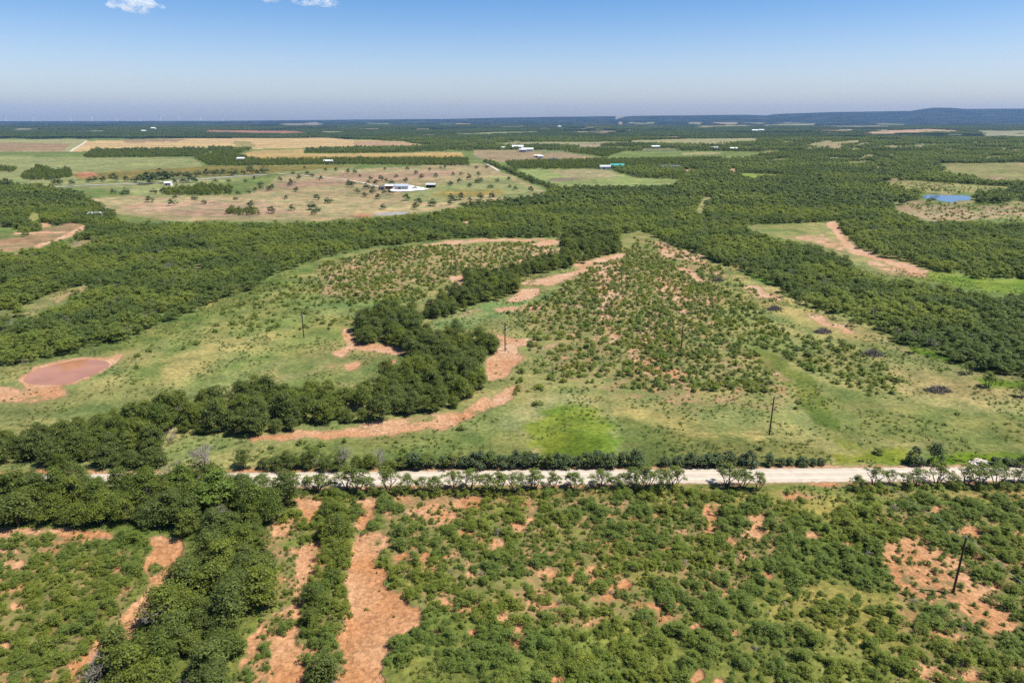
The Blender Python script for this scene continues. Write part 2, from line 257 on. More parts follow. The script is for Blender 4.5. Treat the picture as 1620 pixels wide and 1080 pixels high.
def ground_attr(X, Y):
    px, py, zc = w2px(X, Y)
    n1 = fbm(px / 26, py / 9, 4, 101) - .5; n2 = fbm(px / 26 + 40, py / 9 + 7, 4, 202) - .5
    col = np.zeros(px.shape + (3,)); col[:] = GRASS
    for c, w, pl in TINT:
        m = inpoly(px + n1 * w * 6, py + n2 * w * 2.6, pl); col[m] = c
    bare = np.full(px.shape, .12)
    for v, w, pl in BARE:
        m = inpoly(px + n1 * w * 4, py + n2 * w * 2.2, pl)
        bare[m] = v if v > .6 or v < .35 else np.maximum(bare[m], v)
    return col, bare

# ------------------------------------------------------------------ node material helper
def newmat(name):
    m = bpy.data.materials.new(name); m.use_nodes = True
    t = m.node_tree; t.nodes.clear()
    o = t.nodes.new('ShaderNodeOutputMaterial'); b = t.nodes.new('ShaderNodeBsdfPrincipled')
    b.inputs['Roughness'].default_value = .85; b.inputs['Specular IOR Level'].default_value = .2
    t.links.new(b.outputs[0], o.inputs[0])
    return m, t, b, o
def N(t, kind, **kw):
    n = t.nodes.new(kind)
    for k, v in kw.items():
        if k.startswith('i_'): n.inputs[k[2:].replace('_', ' ')].default_value = v
        else: setattr(n, k, v)
    return n
def mth(t, op, a, b=None, c=None):
    n = t.nodes.new('ShaderNodeMath'); n.operation = op
    for i, v in enumerate((a, b, c)):
        if v is None: continue
        if isinstance(v, (int, float)): n.inputs[i].default_value = v
        else: t.links.new(v, n.inputs[i])
    return n.outputs[0]
def noise(t, vec, scale, detail=4, rough=.55):
    n = N(t, 'ShaderNodeTexNoise'); n.inputs['Scale'].default_value = scale; n.inputs['Detail'].default_value = detail; n.inputs['Roughness'].default_value = rough
    t.links.new(vec, n.inputs['Vector']); return n.outputs['Fac']
def ramp(t, fac, a, b, lo=0., hi=1.):
    n = N(t, 'ShaderNodeMapRange', interpolation_type='SMOOTHSTEP'); t.links.new(fac, n.inputs[0])
    n.inputs[1].default_value = a; n.inputs[2].default_value = b; n.inputs[3].default_value = lo; n.inputs[4].default_value = hi
    return n.outputs[0]
def mixc(t, fac, a, b, mode='MIX'):
    n = N(t, 'ShaderNodeMix', data_type='RGBA', blend_type=mode)
    for s, v in ((0, fac), (6, a), (7, b)):
        if isinstance(v, (int, float)): n.inputs[s].default_value = v
        elif isinstance(v, tuple): n.inputs[s].default_value = (*v[:3], 1)
        else: t.links.new(v, n.inputs[s])
    return n.outputs[2]

# ------------------------------------------------------------------ ground sheet
rows_px = np.concatenate([np.arange(1330, 420, -2.4), np.arange(420, 222, -1.1), np.arange(222, 198, -.55)])
Yr = px2w(np.zeros_like(rows_px), rows_px)[1]
Yr = np.concatenate([[-9000, -1500, -300, -60, 0, 25], Yr[Yr > 35], np.geomspace(Yr[-1] * 1.02, 15500, 70), [16000, 16700]])
ts = np.concatenate([[-2.6, -2, -1.7, -1.4, -1.15], np.linspace(-1.0, 1.0, 820), [1.15, 1.4, 1.7, 2, 2.6]])
wrow = np.maximum(Yr * CP + H * SP, np.abs(Yr) * .95 + 22)
GX = ts[None, :] * wrow[:, None]; GY = np.repeat(Yr[:, None], len(ts), 1)
GZ = height(GX, GY)
col, bare = ground_attr(GX, GY)
behind = GY < 30
col[behind] = lin(120, 138, 70); bare[behind] = .45
def blur(a):
    b = a.copy(); b[1:-1] = (a[:-2] + 2 * a[1:-1] + a[2:]) / 4; c = b.copy(); c[:, 1:-1] = (b[:, :-2] + 2 * b[:, 1:-1] + b[:, 2:]) / 4; return c
bare = blur(blur(bare))
far_r = GY[:, 0] < 900
cb = blur(col); col = np.where(far_r[:, None, None], blur(cb), col)
# gullied banks: bare washes lie a little lower than the turf beside them
dip = .35 * smooth(.5, .9, bare) * (GY < 700) * (np.abs(GY - road_y(GX)) > 7)
for wx, wy, cx, cyy, rx, ry in PONDS: dip = dip * smooth(1.0, 1.6, np.sqrt(((GX - cx) / (rx * 1.25)) ** 2 + ((GY - cyy) / (ry * 1.35)) ** 2))
GZ = GZ - dip
nr, nc = GX.shape
def grid_mesh(name, X, Y, Z):
    nr, nc = X.shape
    me = bpy.data.meshes.new(name)
    v = np.stack([X, Y, Z], -1).reshape(-1, 3).astype(np.float32)
    i = (np.arange(nr - 1)[:, None] * nc + np.arange(nc - 1)[None, :]).reshape(-1)
    q = np.stack([i, i + 1, i + nc + 1, i + nc], 1).astype(np.int32)
    me.vertices.add(len(v)); me.vertices.foreach_set('co', v.ravel())
    me.loops.add(q.size); me.loops.foreach_set('vertex_index', q.ravel())
    me.polygons.add(len(q)); me.polygons.foreach_set('loop_start', np.arange(0, q.size, 4, dtype=np.int32)); me.polygons.foreach_set('loop_total', np.full(len(q), 4, np.int32))
    me.polygons.foreach_set('use_smooth', np.ones(len(q), bool))
    me.update(calc_edges=True)
    return me
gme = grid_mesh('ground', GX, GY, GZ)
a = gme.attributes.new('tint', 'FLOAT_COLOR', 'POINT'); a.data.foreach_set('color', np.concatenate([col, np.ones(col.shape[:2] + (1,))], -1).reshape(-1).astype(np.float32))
a = gme.attributes.new('bare', 'FLOAT', 'POINT'); a.data.foreach_set('value', bare.reshape(-1).astype(np.float32))
m, t, b, o = newmat('earth_and_turf')
geo = N(t, 'ShaderNodeNewGeometry'); pos = geo.outputs['Position']
at_t = N(t, 'ShaderNodeAttribute', attribute_name='tint'); at_b = N(t, 'ShaderNodeAttribute', attribute_name='bare')
n_big = noise(t, pos, .018, 5, .6); n_mid = noise(t, pos, .11, 6, .62); n_fine = noise(t, pos, .9, 5, .65); n_grain = noise(t, pos, 5.0, 3, .7)
sc = N(t, 'ShaderNodeMapping'); sc.inputs['Scale'].default_value = (.002, .011, 1); t.links.new(pos, sc.inputs[0]); n_far = noise(t, sc.outputs[0], 1.0, 6, .65)
k = ramp(t, n_big, .3, .7, .86, 1.16)
k = mth(t, 'MULTIPLY', k, ramp(t, n_mid, .3, .7, .78, 1.22))
k = mth(t, 'MULTIPLY', k, ramp(t, n_fine, .25, .75, .62, 1.4))
k = mth(t, 'MULTIPLY', k, ramp(t, n_grain, .25, .75, .75, 1.25))
k = mth(t, 'MULTIPLY', k, ramp(t, n_far, .3, .7, .86, 1.14))
kv = N(t, 'ShaderNodeCombineColor'); [t.links.new(k, kv.inputs[i]) for i in range(3)]
turf = mixc(t, 1.0, at_t.outputs['Color'], kv.outputs[0], 'MULTIPLY')
dry = mixc(t, 1.0, turf, (1.28, 1.06, 1.05), 'MULTIPLY'); grn = mixc(t, 1.0, turf, (.88, .98, .84), 'MULTIPLY')
n_hue = noise(t, pos, .055, 6, .6)
turf2 = mixc(t, ramp(t, n_hue, .36, .64), grn, dry)
s_n = noise(t, pos, .075, 3, .5); s_f = noise(t, pos, 1.6, 5, .7)
sy = N(t, 'ShaderNodeSeparateXYZ'); t.links.new(pos, sy.inputs[0])
clay = ramp(t, mth(t, 'ADD', sy.outputs[1], mth(t, 'MULTIPLY', s_n, 120.)), 120., 330.)
soil = mixc(t, ramp(t, s_n, .35, .65), mixc(t, clay, (.340, .165, .072), (.37, .215, .125)), mixc(t, clay, (.385, .215, .110), (.41, .275, .180)))
soil = mixc(t, ramp(t, s_f, .3, .72, 0., 1.), mixc(t, 1., soil, (.62, .56, .54), 'MULTIPLY'), mixc(t, 1., soil, (1.12, 1.12, 1.12), 'MULTIPLY'))
rill = mth(t, 'ABSOLUTE', mth(t, 'SUBTRACT', noise(t, pos, .30, 5, .6), .5)); rill = ramp(t, rill, .0, .05, .76, 1.)
rv = N(t, 'ShaderNodeCombineColor'); [t.links.new(rill, rv.inputs[i]) for i in range(3)]
soil = mixc(t, 1., soil, rv.outputs[0], 'MULTIPLY')
bn = mth(t, 'ADD', mth(t, 'MULTIPLY', mth(t, 'SUBTRACT', noise(t, pos, .16, 7, .68), .5), 1.65), mth(t, 'MULTIPLY', mth(t, 'SUBTRACT', noise(t, pos, 1.1, 4, .6), .5), .42))
bf = mth(t, 'ADD', at_b.outputs['Fac'], bn)
bm_ = ramp(t, bf, .47, .66)
halo = ramp(t, bf, .24, .55, 0., .6)
turf3 = mixc(t, halo, turf2, (.19, .13, .065))
sf = N(t, 'ShaderNodeMapping'); sf.inputs['Scale'].default_value = (.0016, .0042, 1); t.links.new(pos, sf.inputs[0])
clr = mth(t, 'MULTIPLY', ramp(t, noise(t, sf.outputs[0], 1., 6, .62), .57, .63), ramp(t, sy.outputs[1], 3600., 6500., 0., .9))
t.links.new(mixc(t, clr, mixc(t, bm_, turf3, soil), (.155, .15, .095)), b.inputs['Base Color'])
b.inputs['Roughness'].default_value = .95; b.inputs['Specular IOR Level'].default_value = .08
bp = N(t, 'ShaderNodeBump'); bp.inputs['Strength'].default_value = .9; bp.inputs['Distance'].default_value = .22
hh = mth(t, 'ADD', n_fine, mth(t, 'MULTIPLY', n_grain, .4)); hh = mth(t, 'ADD', hh, mth(t, 'MULTIPLY', bm_, -.5))
t.links.new(hh, bp.inputs['Height']); t.links.new(bp.outputs[0], b.inputs['Normal'])
M_GROUND = m
gme.materials.append(m)
ground = bpy.data.objects.new('ground', gme); C.objects.link(ground); ground['kind'] = 'structure'; ground['label'] = 'grassland with bare red soil washes running to blue hills'

# exact height of the sheet (for planting)
from bisect import bisect_left
def zat(X, Y):
    """height of the ground sheet at world points, by bilinear lookup in its own grid"""
    X = np.atleast_1d(np.asarray(X, float)); Y = np.atleast_1d(np.asarray(Y, float))
    r = np.clip(np.searchsorted(Yr, Y) - 1, 0, nr - 2); fy = np.clip((Y - Yr[r]) / (Yr[r + 1] - Yr[r]), 0, 1)
    w = wrow[r] * (1 - fy) + wrow[r + 1] * fy; tt = X / w
    c = np.clip(np.searchsorted(ts, tt) - 1, 0, nc - 2); fx = np.clip((tt - ts[c]) / (ts[c + 1] - ts[c]), 0, 1)
    return (GZ[r, c] * (1 - fx) + GZ[r, c + 1] * fx) * (1 - fy) + (GZ[r + 1, c] * (1 - fx) + GZ[r + 1, c + 1] * fx) * fy

# ------------------------------------------------------------------ haze
hz = bmesh.new(); bmesh.ops.create_cube(hz, size=1)
hzm = bpy.data.meshes.new('haze'); hz.to_mesh(hzm)
hzo = bpy.data.objects.new('haze', hzm); C.objects.link(hzo)
zmin = float(GZ.min()) - 1.0; ztop = 345.0
wide = float(np.abs(GX).max()) * 2 + 4000; y0, y1 = -9500.0, 16800.0
hzo.scale = (wide, y1 - y0, ztop - zmin); hzo.location = (0, (y0 + y1) / 2, (zmin + ztop) / 2)
hzo['kind'] = 'stuff'; hzo['label'] = 'thin blue summer haze over the plain'
m = bpy.data.materials.new('haze_air'); m.use_nodes = True; t = m.node_tree; t.nodes.clear()
o = t.nodes.new('ShaderNodeOutputMaterial'); v = t.nodes.new('ShaderNodeVolumePrincipled')
v.inputs['Color'].default_value = (.215, .40, .79, 1); v.inputs['Density'].default_value = 3.2e-5; v.inputs['Anisotropy'].default_value = 0.0
t.links.new(v.outputs[0], o.inputs['Volume']); hzm.materials.append(m)

# ------------------------------------------------------------------ plain builders
def set_props(o, label=None, cat=None, group=None, kind=None):
    if label: o['label'] = label
    if cat: o['category'] = cat
    if group: o['group'] = group
    if kind: o['kind'] = kind
def raw_mesh(name, V, faces, mat, smooth_=False):
    me = bpy.data.meshes.new(name); me.from_pydata([tuple(map(float, p)) for p in V], [], faces); me.materials.append(mat)
    if smooth_: me.polygons.foreach_set('use_smooth', np.ones(len(me.polygons), bool))
    me.update(); return me
def link(name, me, parent=None, loc=(0, 0, 0), rz=0, sc=None):
    o = bpy.data.objects.new(name, me); C.objects.link(o)
    if parent: o.parent = parent
    o.location = loc; o.rotation_euler = (0, 0, rz)
    if sc: o.scale = sc if isinstance(sc, tuple) else (sc, sc, sc)
    return o
def empty(name, loc, rz=0, sc=None): 
    o = link(name, None, None, loc, rz, sc); o.empty_display_size = .3; return o
def simple_mat(name, c, rough=.7, metal=0, spec=.3, var=.0, scale=2.):
    m, t, b, o = newmat(name); b.inputs['Roughness'].default_value = rough; b.inputs['Metallic'].default_value = metal; b.inputs['Specular IOR Level'].default_value = spec
    if var:
        tc = N(t, 'ShaderNodeTexCoord'); n = noise(t, tc.outputs['Object'], scale, 5, .6)
        d = tuple(x * (1 - var) for x in c); e = tuple(min(1, x * (1 + var)) for x in c)
        t.links.new(mixc(t, ramp(t, n, .3, .7), d, e), b.inputs['Base Color'])
    else: b.inputs['Base Color'].default_value = (*c, 1)
    return m
def tube(V, Fc, p, q, r0, r1, n=5):
    p = Vector(p); q = Vector(q); d = (q - p)
    if d.length < 1e-6: return
    d.normalize(); u = d.orthogonal().normalized(); w = d.cross(u); s = len(V)
    for c, r in ((p, r0), (q, r1)):
        for i in range(n):
            a = 2 * math.pi * i / n; V.append(c + (u * math.cos(a) + w * math.sin(a)) * r)
    for i in range(n):
        j = (i + 1) % n; Fc.append((s + i, s + j, s + n + j, s + n + i))
    Fc.append(tuple(s + n + i for i in range(n)))

# ------------------------------------------------------------------ gravel road
m, t, b, o = newmat('pale_caliche_gravel')
geo = N(t, 'ShaderNodeNewGeometry'); ac = N(t, 'ShaderNodeAttribute', attribute_name='across')
n1 = noise(t, geo.outputs['Position'], .5, 6, .65); n2 = noise(t, geo.outputs['Position'], 4, 4, .7)
c = mixc(t, ramp(t, n1, .3, .7), (.335, .285, .22), (.41, .355, .29)); c = mixc(t, ramp(t, n2, .3, .7, 0, .35), c, (.21, .165, .12))
w = N(t, 'ShaderNodeMath', operation='ABSOLUTE'); t.links.new(ac.outputs['Fac'], w.inputs[0])
w2 = mth(t, 'ABSOLUTE', mth(t, 'SUBTRACT', w.outputs[0], .38)); tr = ramp(t, w2, .05, .2, 1., 0.)
c = mixc(t, mth(t, 'MULTIPLY', tr, .45), c, (.46, .41, .345))
edge = ramp(t, mth(t, 'ADD', w.outputs[0], mth(t, 'MULTIPLY', mth(t, 'SUBTRACT', noise(t, geo.outputs['Position'], .8, 5, .7), .5), .5)), .86, 1.0)
c = mixc(t, edge, c, (.19, .125, .07)); t.links.new(c, b.inputs['Base Color']); b.inputs['Roughness'].default_value = .95
xs = np.arange(-420, 420, 1.5); ac_ = np.array([-1.25, -1.0, -.7, -.38, 0, .38, .7, 1.0, 1.25])
hw = 3.15 + (fbm(xs / 14, xs * 0, 4, 77) - .5) * .5
RX = np.repeat(xs[:, None], 9, 1); cyr = road_y(xs) + (fbm(xs / 60, xs * 0 + 3, 2, 44) - .5) * .8
RY = cyr[:, None] + ac_[None] * hw[:, None]
RZ = np.array([-.15, .03, .08, .09, .14, .09, .08, .03, -.15])[None] + (fbm(RX / 3, RY / 3, 3, 8) - .5) * .05 + np.zeros_like(RX)
rme = grid_mesh('road', RX.T, RY.T, RZ.T)
a = rme.attributes.new('across', 'FLOAT', 'POINT'); a.data.foreach_set('value', np.repeat(ac_[:, None], len(xs), 1).reshape(-1).astype(np.float32))
rme.materials.append(m); ro = link('road', rme); set_props(ro, 'pale gravel road crossing the scrub between hedgerows', kind='structure')

# ------------------------------------------------------------------ ponds and tracks
def sheet(name, pl, z, mat, label, thick=None):
    wx, wy = px2w(pl[:, 0], pl[:, 1])
    # rounded outline
    P2 = np.stack([wx, wy], 1)
    for _ in range(2):
        Q = np.roll(P2, -1, 0); P2 = np.stack([P2 * .75 + Q * .25, P2 * .25 + Q * .75], 1).reshape(-1, 2)
    P2 = P2 + (np.stack([fbm(P2[:, 0] / 4, P2[:, 1] / 4, 3, 3), fbm(P2[:, 0] / 4, P2[:, 1] / 4, 3, 4)], 1) - .5) * 1.6
    me = raw_mesh(name, [(x, y, z) for x, y in P2], [tuple(range(len(P2)))], mat)
    if me.polygons[0].normal.z < 0: me.flip_normals()
    o = link(name, me); set_props(o, label, kind='structure'); return o
def water_mat(name, c, rough, bump, spec=.5):
    m, t, b, o = newmat(name); geo = N(t, 'ShaderNodeNewGeometry')
    n = noise(t, geo.outputs['Position'], .12, 4, .5)
    t.links.new(mixc(t, ramp(t, n, .3, .7), tuple(x * .88 for x in c), tuple(x * 1.12 for x in c)), b.inputs['Base Color'])
    b.inputs['Roughness'].default_value = rough; b.inputs['Specular IOR Level'].default_value = spec; b.inputs['IOR'].default_value = 1.33
    bp = N(t, 'ShaderNodeBump'); bp.inputs['Strength'].default_value = bump; bp.inputs['Distance'].default_value = .05
    t.links.new(noise(t, geo.outputs['Position'], 1.4, 3, .6), bp.inputs['Height']); t.links.new(bp.outputs[0], b.inputs['Normal']); return m
sheet('pond_water', POND_RED, .03, water_mat('muddy_water', (.27, .125, .068), .08, .12, .45), 'muddy red brown stock pond beside the left wood')
sheet('pond_water', POND_BLUE, .12, water_mat('blue_water', (.03, .07, .15), .12, .5), 'blue pond in the scrub on the right')
sheet('pond_water', POND_GREY, .12, water_mat('grey_water', (.22, .20, .18), .6, .3), 'narrow grey pond behind the wood')

def strip(name, pts, wid, mat, label, dz=.35):
    pts = np.array(pts, float); wx, wy = px2w(pts[:, 0], pts[:, 1]); P2 = np.stack([wx, wy], 1)
    s = np.concatenate([[0], np.cumsum(np.hypot(*np.diff(P2, axis=0).T))]); q = np.arange(0, s[-1], max(3, wid)); X = np.interp(q, s, wx); Y = np.interp(q, s, wy)
    d = np.stack([np.gradient(X), np.gradient(Y)], 1); d /= np.linalg.norm(d, axis=1, keepdims=True) + 1e-9
    nrm = np.stack([-d[:, 1], d[:, 0]], 1); A = np.array([-1, -.5, 0, .5, 1]) * wid / 2
    SX = X[None] + A[:, None] * nrm[None, :, 0]; SY = Y[None] + A[:, None] * nrm[None, :, 1]
    me = grid_mesh(name, SX, SY, zat(SX.ravel(), SY.ravel()).reshape(SX.shape) + dz); me.materials.append(mat)
    o = link(name, me); set_props(o, label, kind='structure'); return o
M_CAL = simple_mat('caliche_track', (.36, .31, .24), .95, var=.15, scale=.3)
M_ASPH = simple_mat('grey_asphalt', (.27, .26, .25), .9, var=.1, scale=.2)
strip('far_road', [(43,297.5), (110,294.5), (187,291.5), (230,290), (300,285), (360,279.5), (425,276), (430,275.5)], 8, M_ASPH, 'narrow grey paved road behind the dark trees')
strip('farm_track', [(440,275), (480,277.5), (540,284), (575,290), (612,300)], 4, M_CAL, 'pale caliche track leading to the ranch sheds')
strip('farm_track', [(766,256.5), (775,262), (790,271)], 5, M_CAL, 'pale track along the diagonal hedgerow')
strip('farm_track', [(137,223), (125,231), (111,240.5)], 7, M_CAL, 'straight pale track between the wheat and the plain field')
pad = sheet('caliche_pad', PL(612,302.5, 631,297, 634,292, 640,293, 672,299, 682,301, 646,304.2, 627,305), float(zat(*px2w(640, 299))[0]) + .6, simple_mat('white_caliche', (.60, .58, .54), .95, var=.06, scale=.2), 'white caliche yard around the ranch sheds')

# ------------------------------------------------------------------ plant meshes
def leaf_mat(name, c0, c1, c2, tr=.25, big=.02, gap=0.):
    m = bpy.data.materials.new(name); m.use_nodes = True; t = m.node_tree; t.nodes.clear()
    o = t.nodes.new('ShaderNodeOutputMaterial'); b = t.nodes.new('ShaderNodeBsdfPrincipled')
    b.inputs['Roughness'].default_value = .6; b.inputs['Specular IOR Level'].default_value = .25
    oi = N(t, 'ShaderNodeObjectInfo'); geo = N(t, 'ShaderNodeNewGeometry')
    c = mixc(t, oi.outputs['Random'], c0, c1)
    nb = noise(t, oi.outputs['Location'], big, 4, .6)
    c = mixc(t, ramp(t, nb, .42, .58, 0., .95), c, c2)
    kk = ramp(t, geo.outputs['Random Per Island'], 0, 1, .62, 1.42)
    kv = N(t, 'ShaderNodeCombineColor'); [t.links.new(kk, kv.inputs[i]) for i in range(3)]
    c = mixc(t, 1., c, kv.outputs[0], 'MULTIPLY')
    t.links.new(c, b.inputs['Base Color'])
    tl = t.nodes.new('ShaderNodeBsdfTranslucent'); t.links.new(mixc(t, 1., c, (1.3, 1.35, .6), 'MULTIPLY'), tl.inputs[0])
    mx = t.nodes.new('ShaderNodeMixShader'); mx.inputs[0].default_value = tr
    t.links.new(b.outputs[0], mx.inputs[1]); t.links.new(tl.outputs[0], mx.inputs[2])
    if gap:   # each face stands for a feathery spray: light passes between its leaflets
        tp = t.nodes.new('ShaderNodeBsdfTransparent'); m2 = t.nodes.new('ShaderNodeMixShader'); m2.inputs[0].default_value = gap
        t.links.new(mx.outputs[0], m2.inputs[1]); t.links.new(tp.outputs[0], m2.inputs[2]); t.links.new(m2.outputs[0], o.inputs[0])
    else: t.links.new(mx.outputs[0], o.inputs[0])
    return m
L_BUSH = leaf_mat('mesquite_leaf', (.140, .185, .026), (.205, .225, .034), (.135, .185, .036), .45, .05, .32)
L_FOR = leaf_mat('mesquite_wood_leaf', (.160, .205, .042), (.205, .232, .046), (.100, .138, .036), .45, .022, .30)
L_FORF = leaf_mat('far_wood_leaf', (.132, .170, .042), (.162, .192, .044), (.085, .118, .036), .42, .008, .15)
L_HOR = leaf_mat('horizon_wood_leaf', (.060, .090, .030), (.075, .105, .034), (.05, .075, .028), .35, .002)
L_ROAD = leaf_mat('roadside_mesquite_leaf', (.105, .145, .022), (.140, .170, .028), (.11, .15, .026), .4, .05, .15)
L_OAK = leaf_mat('oak_leaf', (.082, .114, .018), (.150, .176, .024), (.095, .122, .028), .40, .05, .16)
L_DARK = leaf_mat('juniper_leaf', (.055, .080, .028), (.075, .105, .034), (.06, .085, .034), .25, .05)
L_LIME = leaf_mat('hackberry_leaf', (.135, .19, .030), (.115, .165, .026), (.125, .175, .030), .45, .05)
L_GREY = leaf_mat('dry_twig', (.19, .165, .125), (.15, .13, .10), (.17, .15, .115), .1, .05, .2)
BARK = simple_mat('dark_bark', (.09, .07, .055), .9, var=.3, scale=3)
BARKG = simple_mat('grey_dead_wood', (.20, .175, .145), .9, var=.25, scale=3)

def crown_mesh(name, seed, R, Hh, base, nclump, nleaf, leaf, mat, flat=.6, lobes=.35, up=.95, cr=.36):
    """leaf-sized faces gathered in clumps through the crown's upper shell; base = height of the skirt"""
    r = np.random.default_rng(seed)
    ph = r.uniform(0, 6.283, 4)
    cl = []
    for k in range(nclump):
        a = r.uniform(0, 6.283); e = math.asin(r.uniform(-.25, 1) ** 1 if r.random() < .85 else r.uniform(-.5, .2))
        rr = (1 - lobes * .5 + lobes * .5 * math.sin(2 * a + ph[0]) * .6 + lobes * .4 * math.sin(3 * a + ph[1])) * r.uniform(.62, 1.0)
        cx = math.cos(a) * math.cos(e) * R * rr; cy_ = math.sin(a) * math.cos(e) * R * rr
        cz = base + (Hh - base) * (.30 + .60 * math.sin(e) * r.uniform(.75, 1.1))
        cl.append((cx, cy_, cz, R * cr * r.uniform(.65, 1.25)))
    V = np.empty((nclump * nleaf, 3, 3), np.float32); NV = np.empty((nclump * nleaf, 3), np.float32)
    for k, (cx, cy_, cz, cr_) in enumerate(cl):
        d = r.normal(size=(nleaf, 3)); d /= np.linalg.norm(d, axis=1, keepdims=True)
        d[:, 2] = np.where(d[:, 2] < -.35, -d[:, 2], d[:, 2])
        rad = cr_ * r.uniform(.35, 1.25, (nleaf, 1)) ** .8
        c = np.array([cx, cy_, cz]) + d * rad * np.array([1, 1, flat])
        nrm = d * .7 + r.normal(size=(nleaf, 3)) * .38 + np.array([0, 0, up]); nrm /= np.linalg.norm(nrm, axis=1, keepdims=True)
        u = np.cross(nrm, r.normal(size=(nleaf, 3))); u /= np.linalg.norm(u, axis=1, keepdims=True) + 1e-9; w_ = np.cross(nrm, u)
        s = leaf * r.uniform(.6, 1.35, (nleaf, 1))
        nn = d * .75 + r.normal(size=(nleaf, 3)) * .3 + np.array([0, 0, .75]); NV[k * nleaf:(k + 1) * nleaf] = nn / np.linalg.norm(nn, axis=1, keepdims=True)
        V[k * nleaf:(k + 1) * nleaf, 0] = c + u * s * .75; V[k * nleaf:(k + 1) * nleaf, 1] = c - u * s * .45 + w_ * s * .5; V[k * nleaf:(k + 1) * nleaf, 2] = c - u * s * .45 - w_ * s * .5
    V[:, :, 2] = np.maximum(V[:, :, 2], .05)
    n = len(V); me = bpy.data.meshes.new(name)
    me.vertices.add(n * 3); me.vertices.foreach_set('co', V.reshape(-1)); me.loops.add(n * 3); me.loops.foreach_set('vertex_index', np.arange(n * 3, dtype=np.int32))
    me.polygons.add(n); me.polygons.foreach_set('loop_start', np.arange(0, n * 3, 3, dtype=np.int32)); me.polygons.foreach_set('loop_total', np.full(n, 3, np.int32))
    me.update(calc_edges=True); me.materials.append(mat)
    flipm = np.einsum('ij,ij->i', np.cross(V[:, 1] - V[:, 0], V[:, 2] - V[:, 0]), NV) < 0
    V[flipm] = V[flipm][:, ::-1]; me.vertices.foreach_set('co', V.reshape(-1)); me.update()
    me.normals_split_custom_set(np.repeat(NV, 3, 0).tolist())
    return me, cl

def stems_mesh(name, seed, cl, R, Hh, stems, r0, mat, twigs=0, lean=.35):
    r = np.random.default_rng(seed + 900); V, Fc = [], []
    idx = r.permutation(len(cl))
    for s in range(stems):
        a = 6.283 * s / stems + r.uniform(-.5, .5); tip = None
        b0 = Vector((math.cos(a) * .12, math.sin(a) * .12, -.25)); k1 = Vector((math.cos(a) * R * lean * .5, math.sin(a) * R * lean * .5, Hh * .3))
        k2 = Vector((math.cos(a + .4) * R * lean, math.sin(a + .4) * R * lean, Hh * .55))
        tube(V, Fc, b0, k1, r0, r0 * .75); tube(V, Fc, k1, k2, r0 * .75, r0 * .5)
        for j in idx[s::stems][:5]:
            c = Vector(cl[j][:3]); src = k1 if r.random() < .4 else k2
            mid = src.lerp(c, .55) + Vector(r.normal(size=3) * .12 * R * .4)
            tube(V, Fc, src, mid, r0 * .42, r0 * .25, 4); tube(V, Fc, mid, c, r0 * .25, r0 * .08, 3)
            for q in range(twigs):
                tube(V, Fc, c, c + Vector(r.normal(size=3) * R * .16) + Vector((0, 0, R * .1)), r0 * .1, r0 * .04, 3)
    return raw_mesh(name, V, Fc, mat)

def clump_kind(kind, n, **kw):
    out = []
    for i in range(n):
        k = dict(kw); sd = hash_seed(kind) + i * 13
        r = np.random.default_rng(sd)
        R = k['R'] * r.uniform(.9, 1.1); Hh = k['H'] * r.uniform(.88, 1.12)
        cm, cl = crown_mesh(kind + '_crown', sd, R, Hh, k['base'] * Hh, k['nc'], k['nl'], k['leaf'], k['mat'], k.get('flat', .6), k.get('lobes', .35), k.get('up', .95), k.get('cr', .36))
        sm = stems_mesh(kind + '_trunk', sd, cl, R, Hh, k['stems'], k['r0'], k.get('bark', BARK), k.get('twigs', 0), k.get('lean', .35)) if k.get('stems') else None
        out.append((cm, sm, R))
    return out
def hash_seed(s): return sum(ord(c) * (i + 3) for i, c in enumerate(s)) % 9973

BUSH = clump_kind('mesquite_bush', 12, R=1.95, H=2.1, base=.04, nc=58, nl=36, leaf=.15, mat=L_BUSH, stems=4, r0=.045, flat=.6, lobes=.95, cr=.21)
OAK = clump_kind('oak', 12, R=2.9, H=5.4, base=.16, nc=52, nl=64, leaf=.24, mat=L_OAK, stems=3, r0=.13, flat=.62, lobes=.6, cr=.33, lean=.3)
LIME = clump_kind('hackberry', 2, R=3.0, H=6.0, base=.2, nc=52, nl=64, leaf=.24, mat=L_LIME, stems=3, r0=.14, flat=.6, lobes=.5, cr=.3)
ROADT = clump_kind('mesquite_tree', 8, R=2.5, H=4.1, base=.42, nc=40, nl=40, leaf=.17, mat=L_ROAD, stems=4, r0=.10, flat=.5, lobes=.8, cr=.20, lean=.6)
JUNI = clump_kind('juniper', 6, R=1.7, H=3.0, base=.02, nc=34, nl=48, leaf=.2, mat=L_DARK, stems=2, r0=.08, flat=.9, lobes=.3, cr=.34)
OAKS = clump_kind('pasture', 5, R=3.0, H=5.0, base=.18, nc=20, nl=30, leaf=.5, mat=L_DARK, stems=2, r0=.16, flat=.6, lobes=.5)

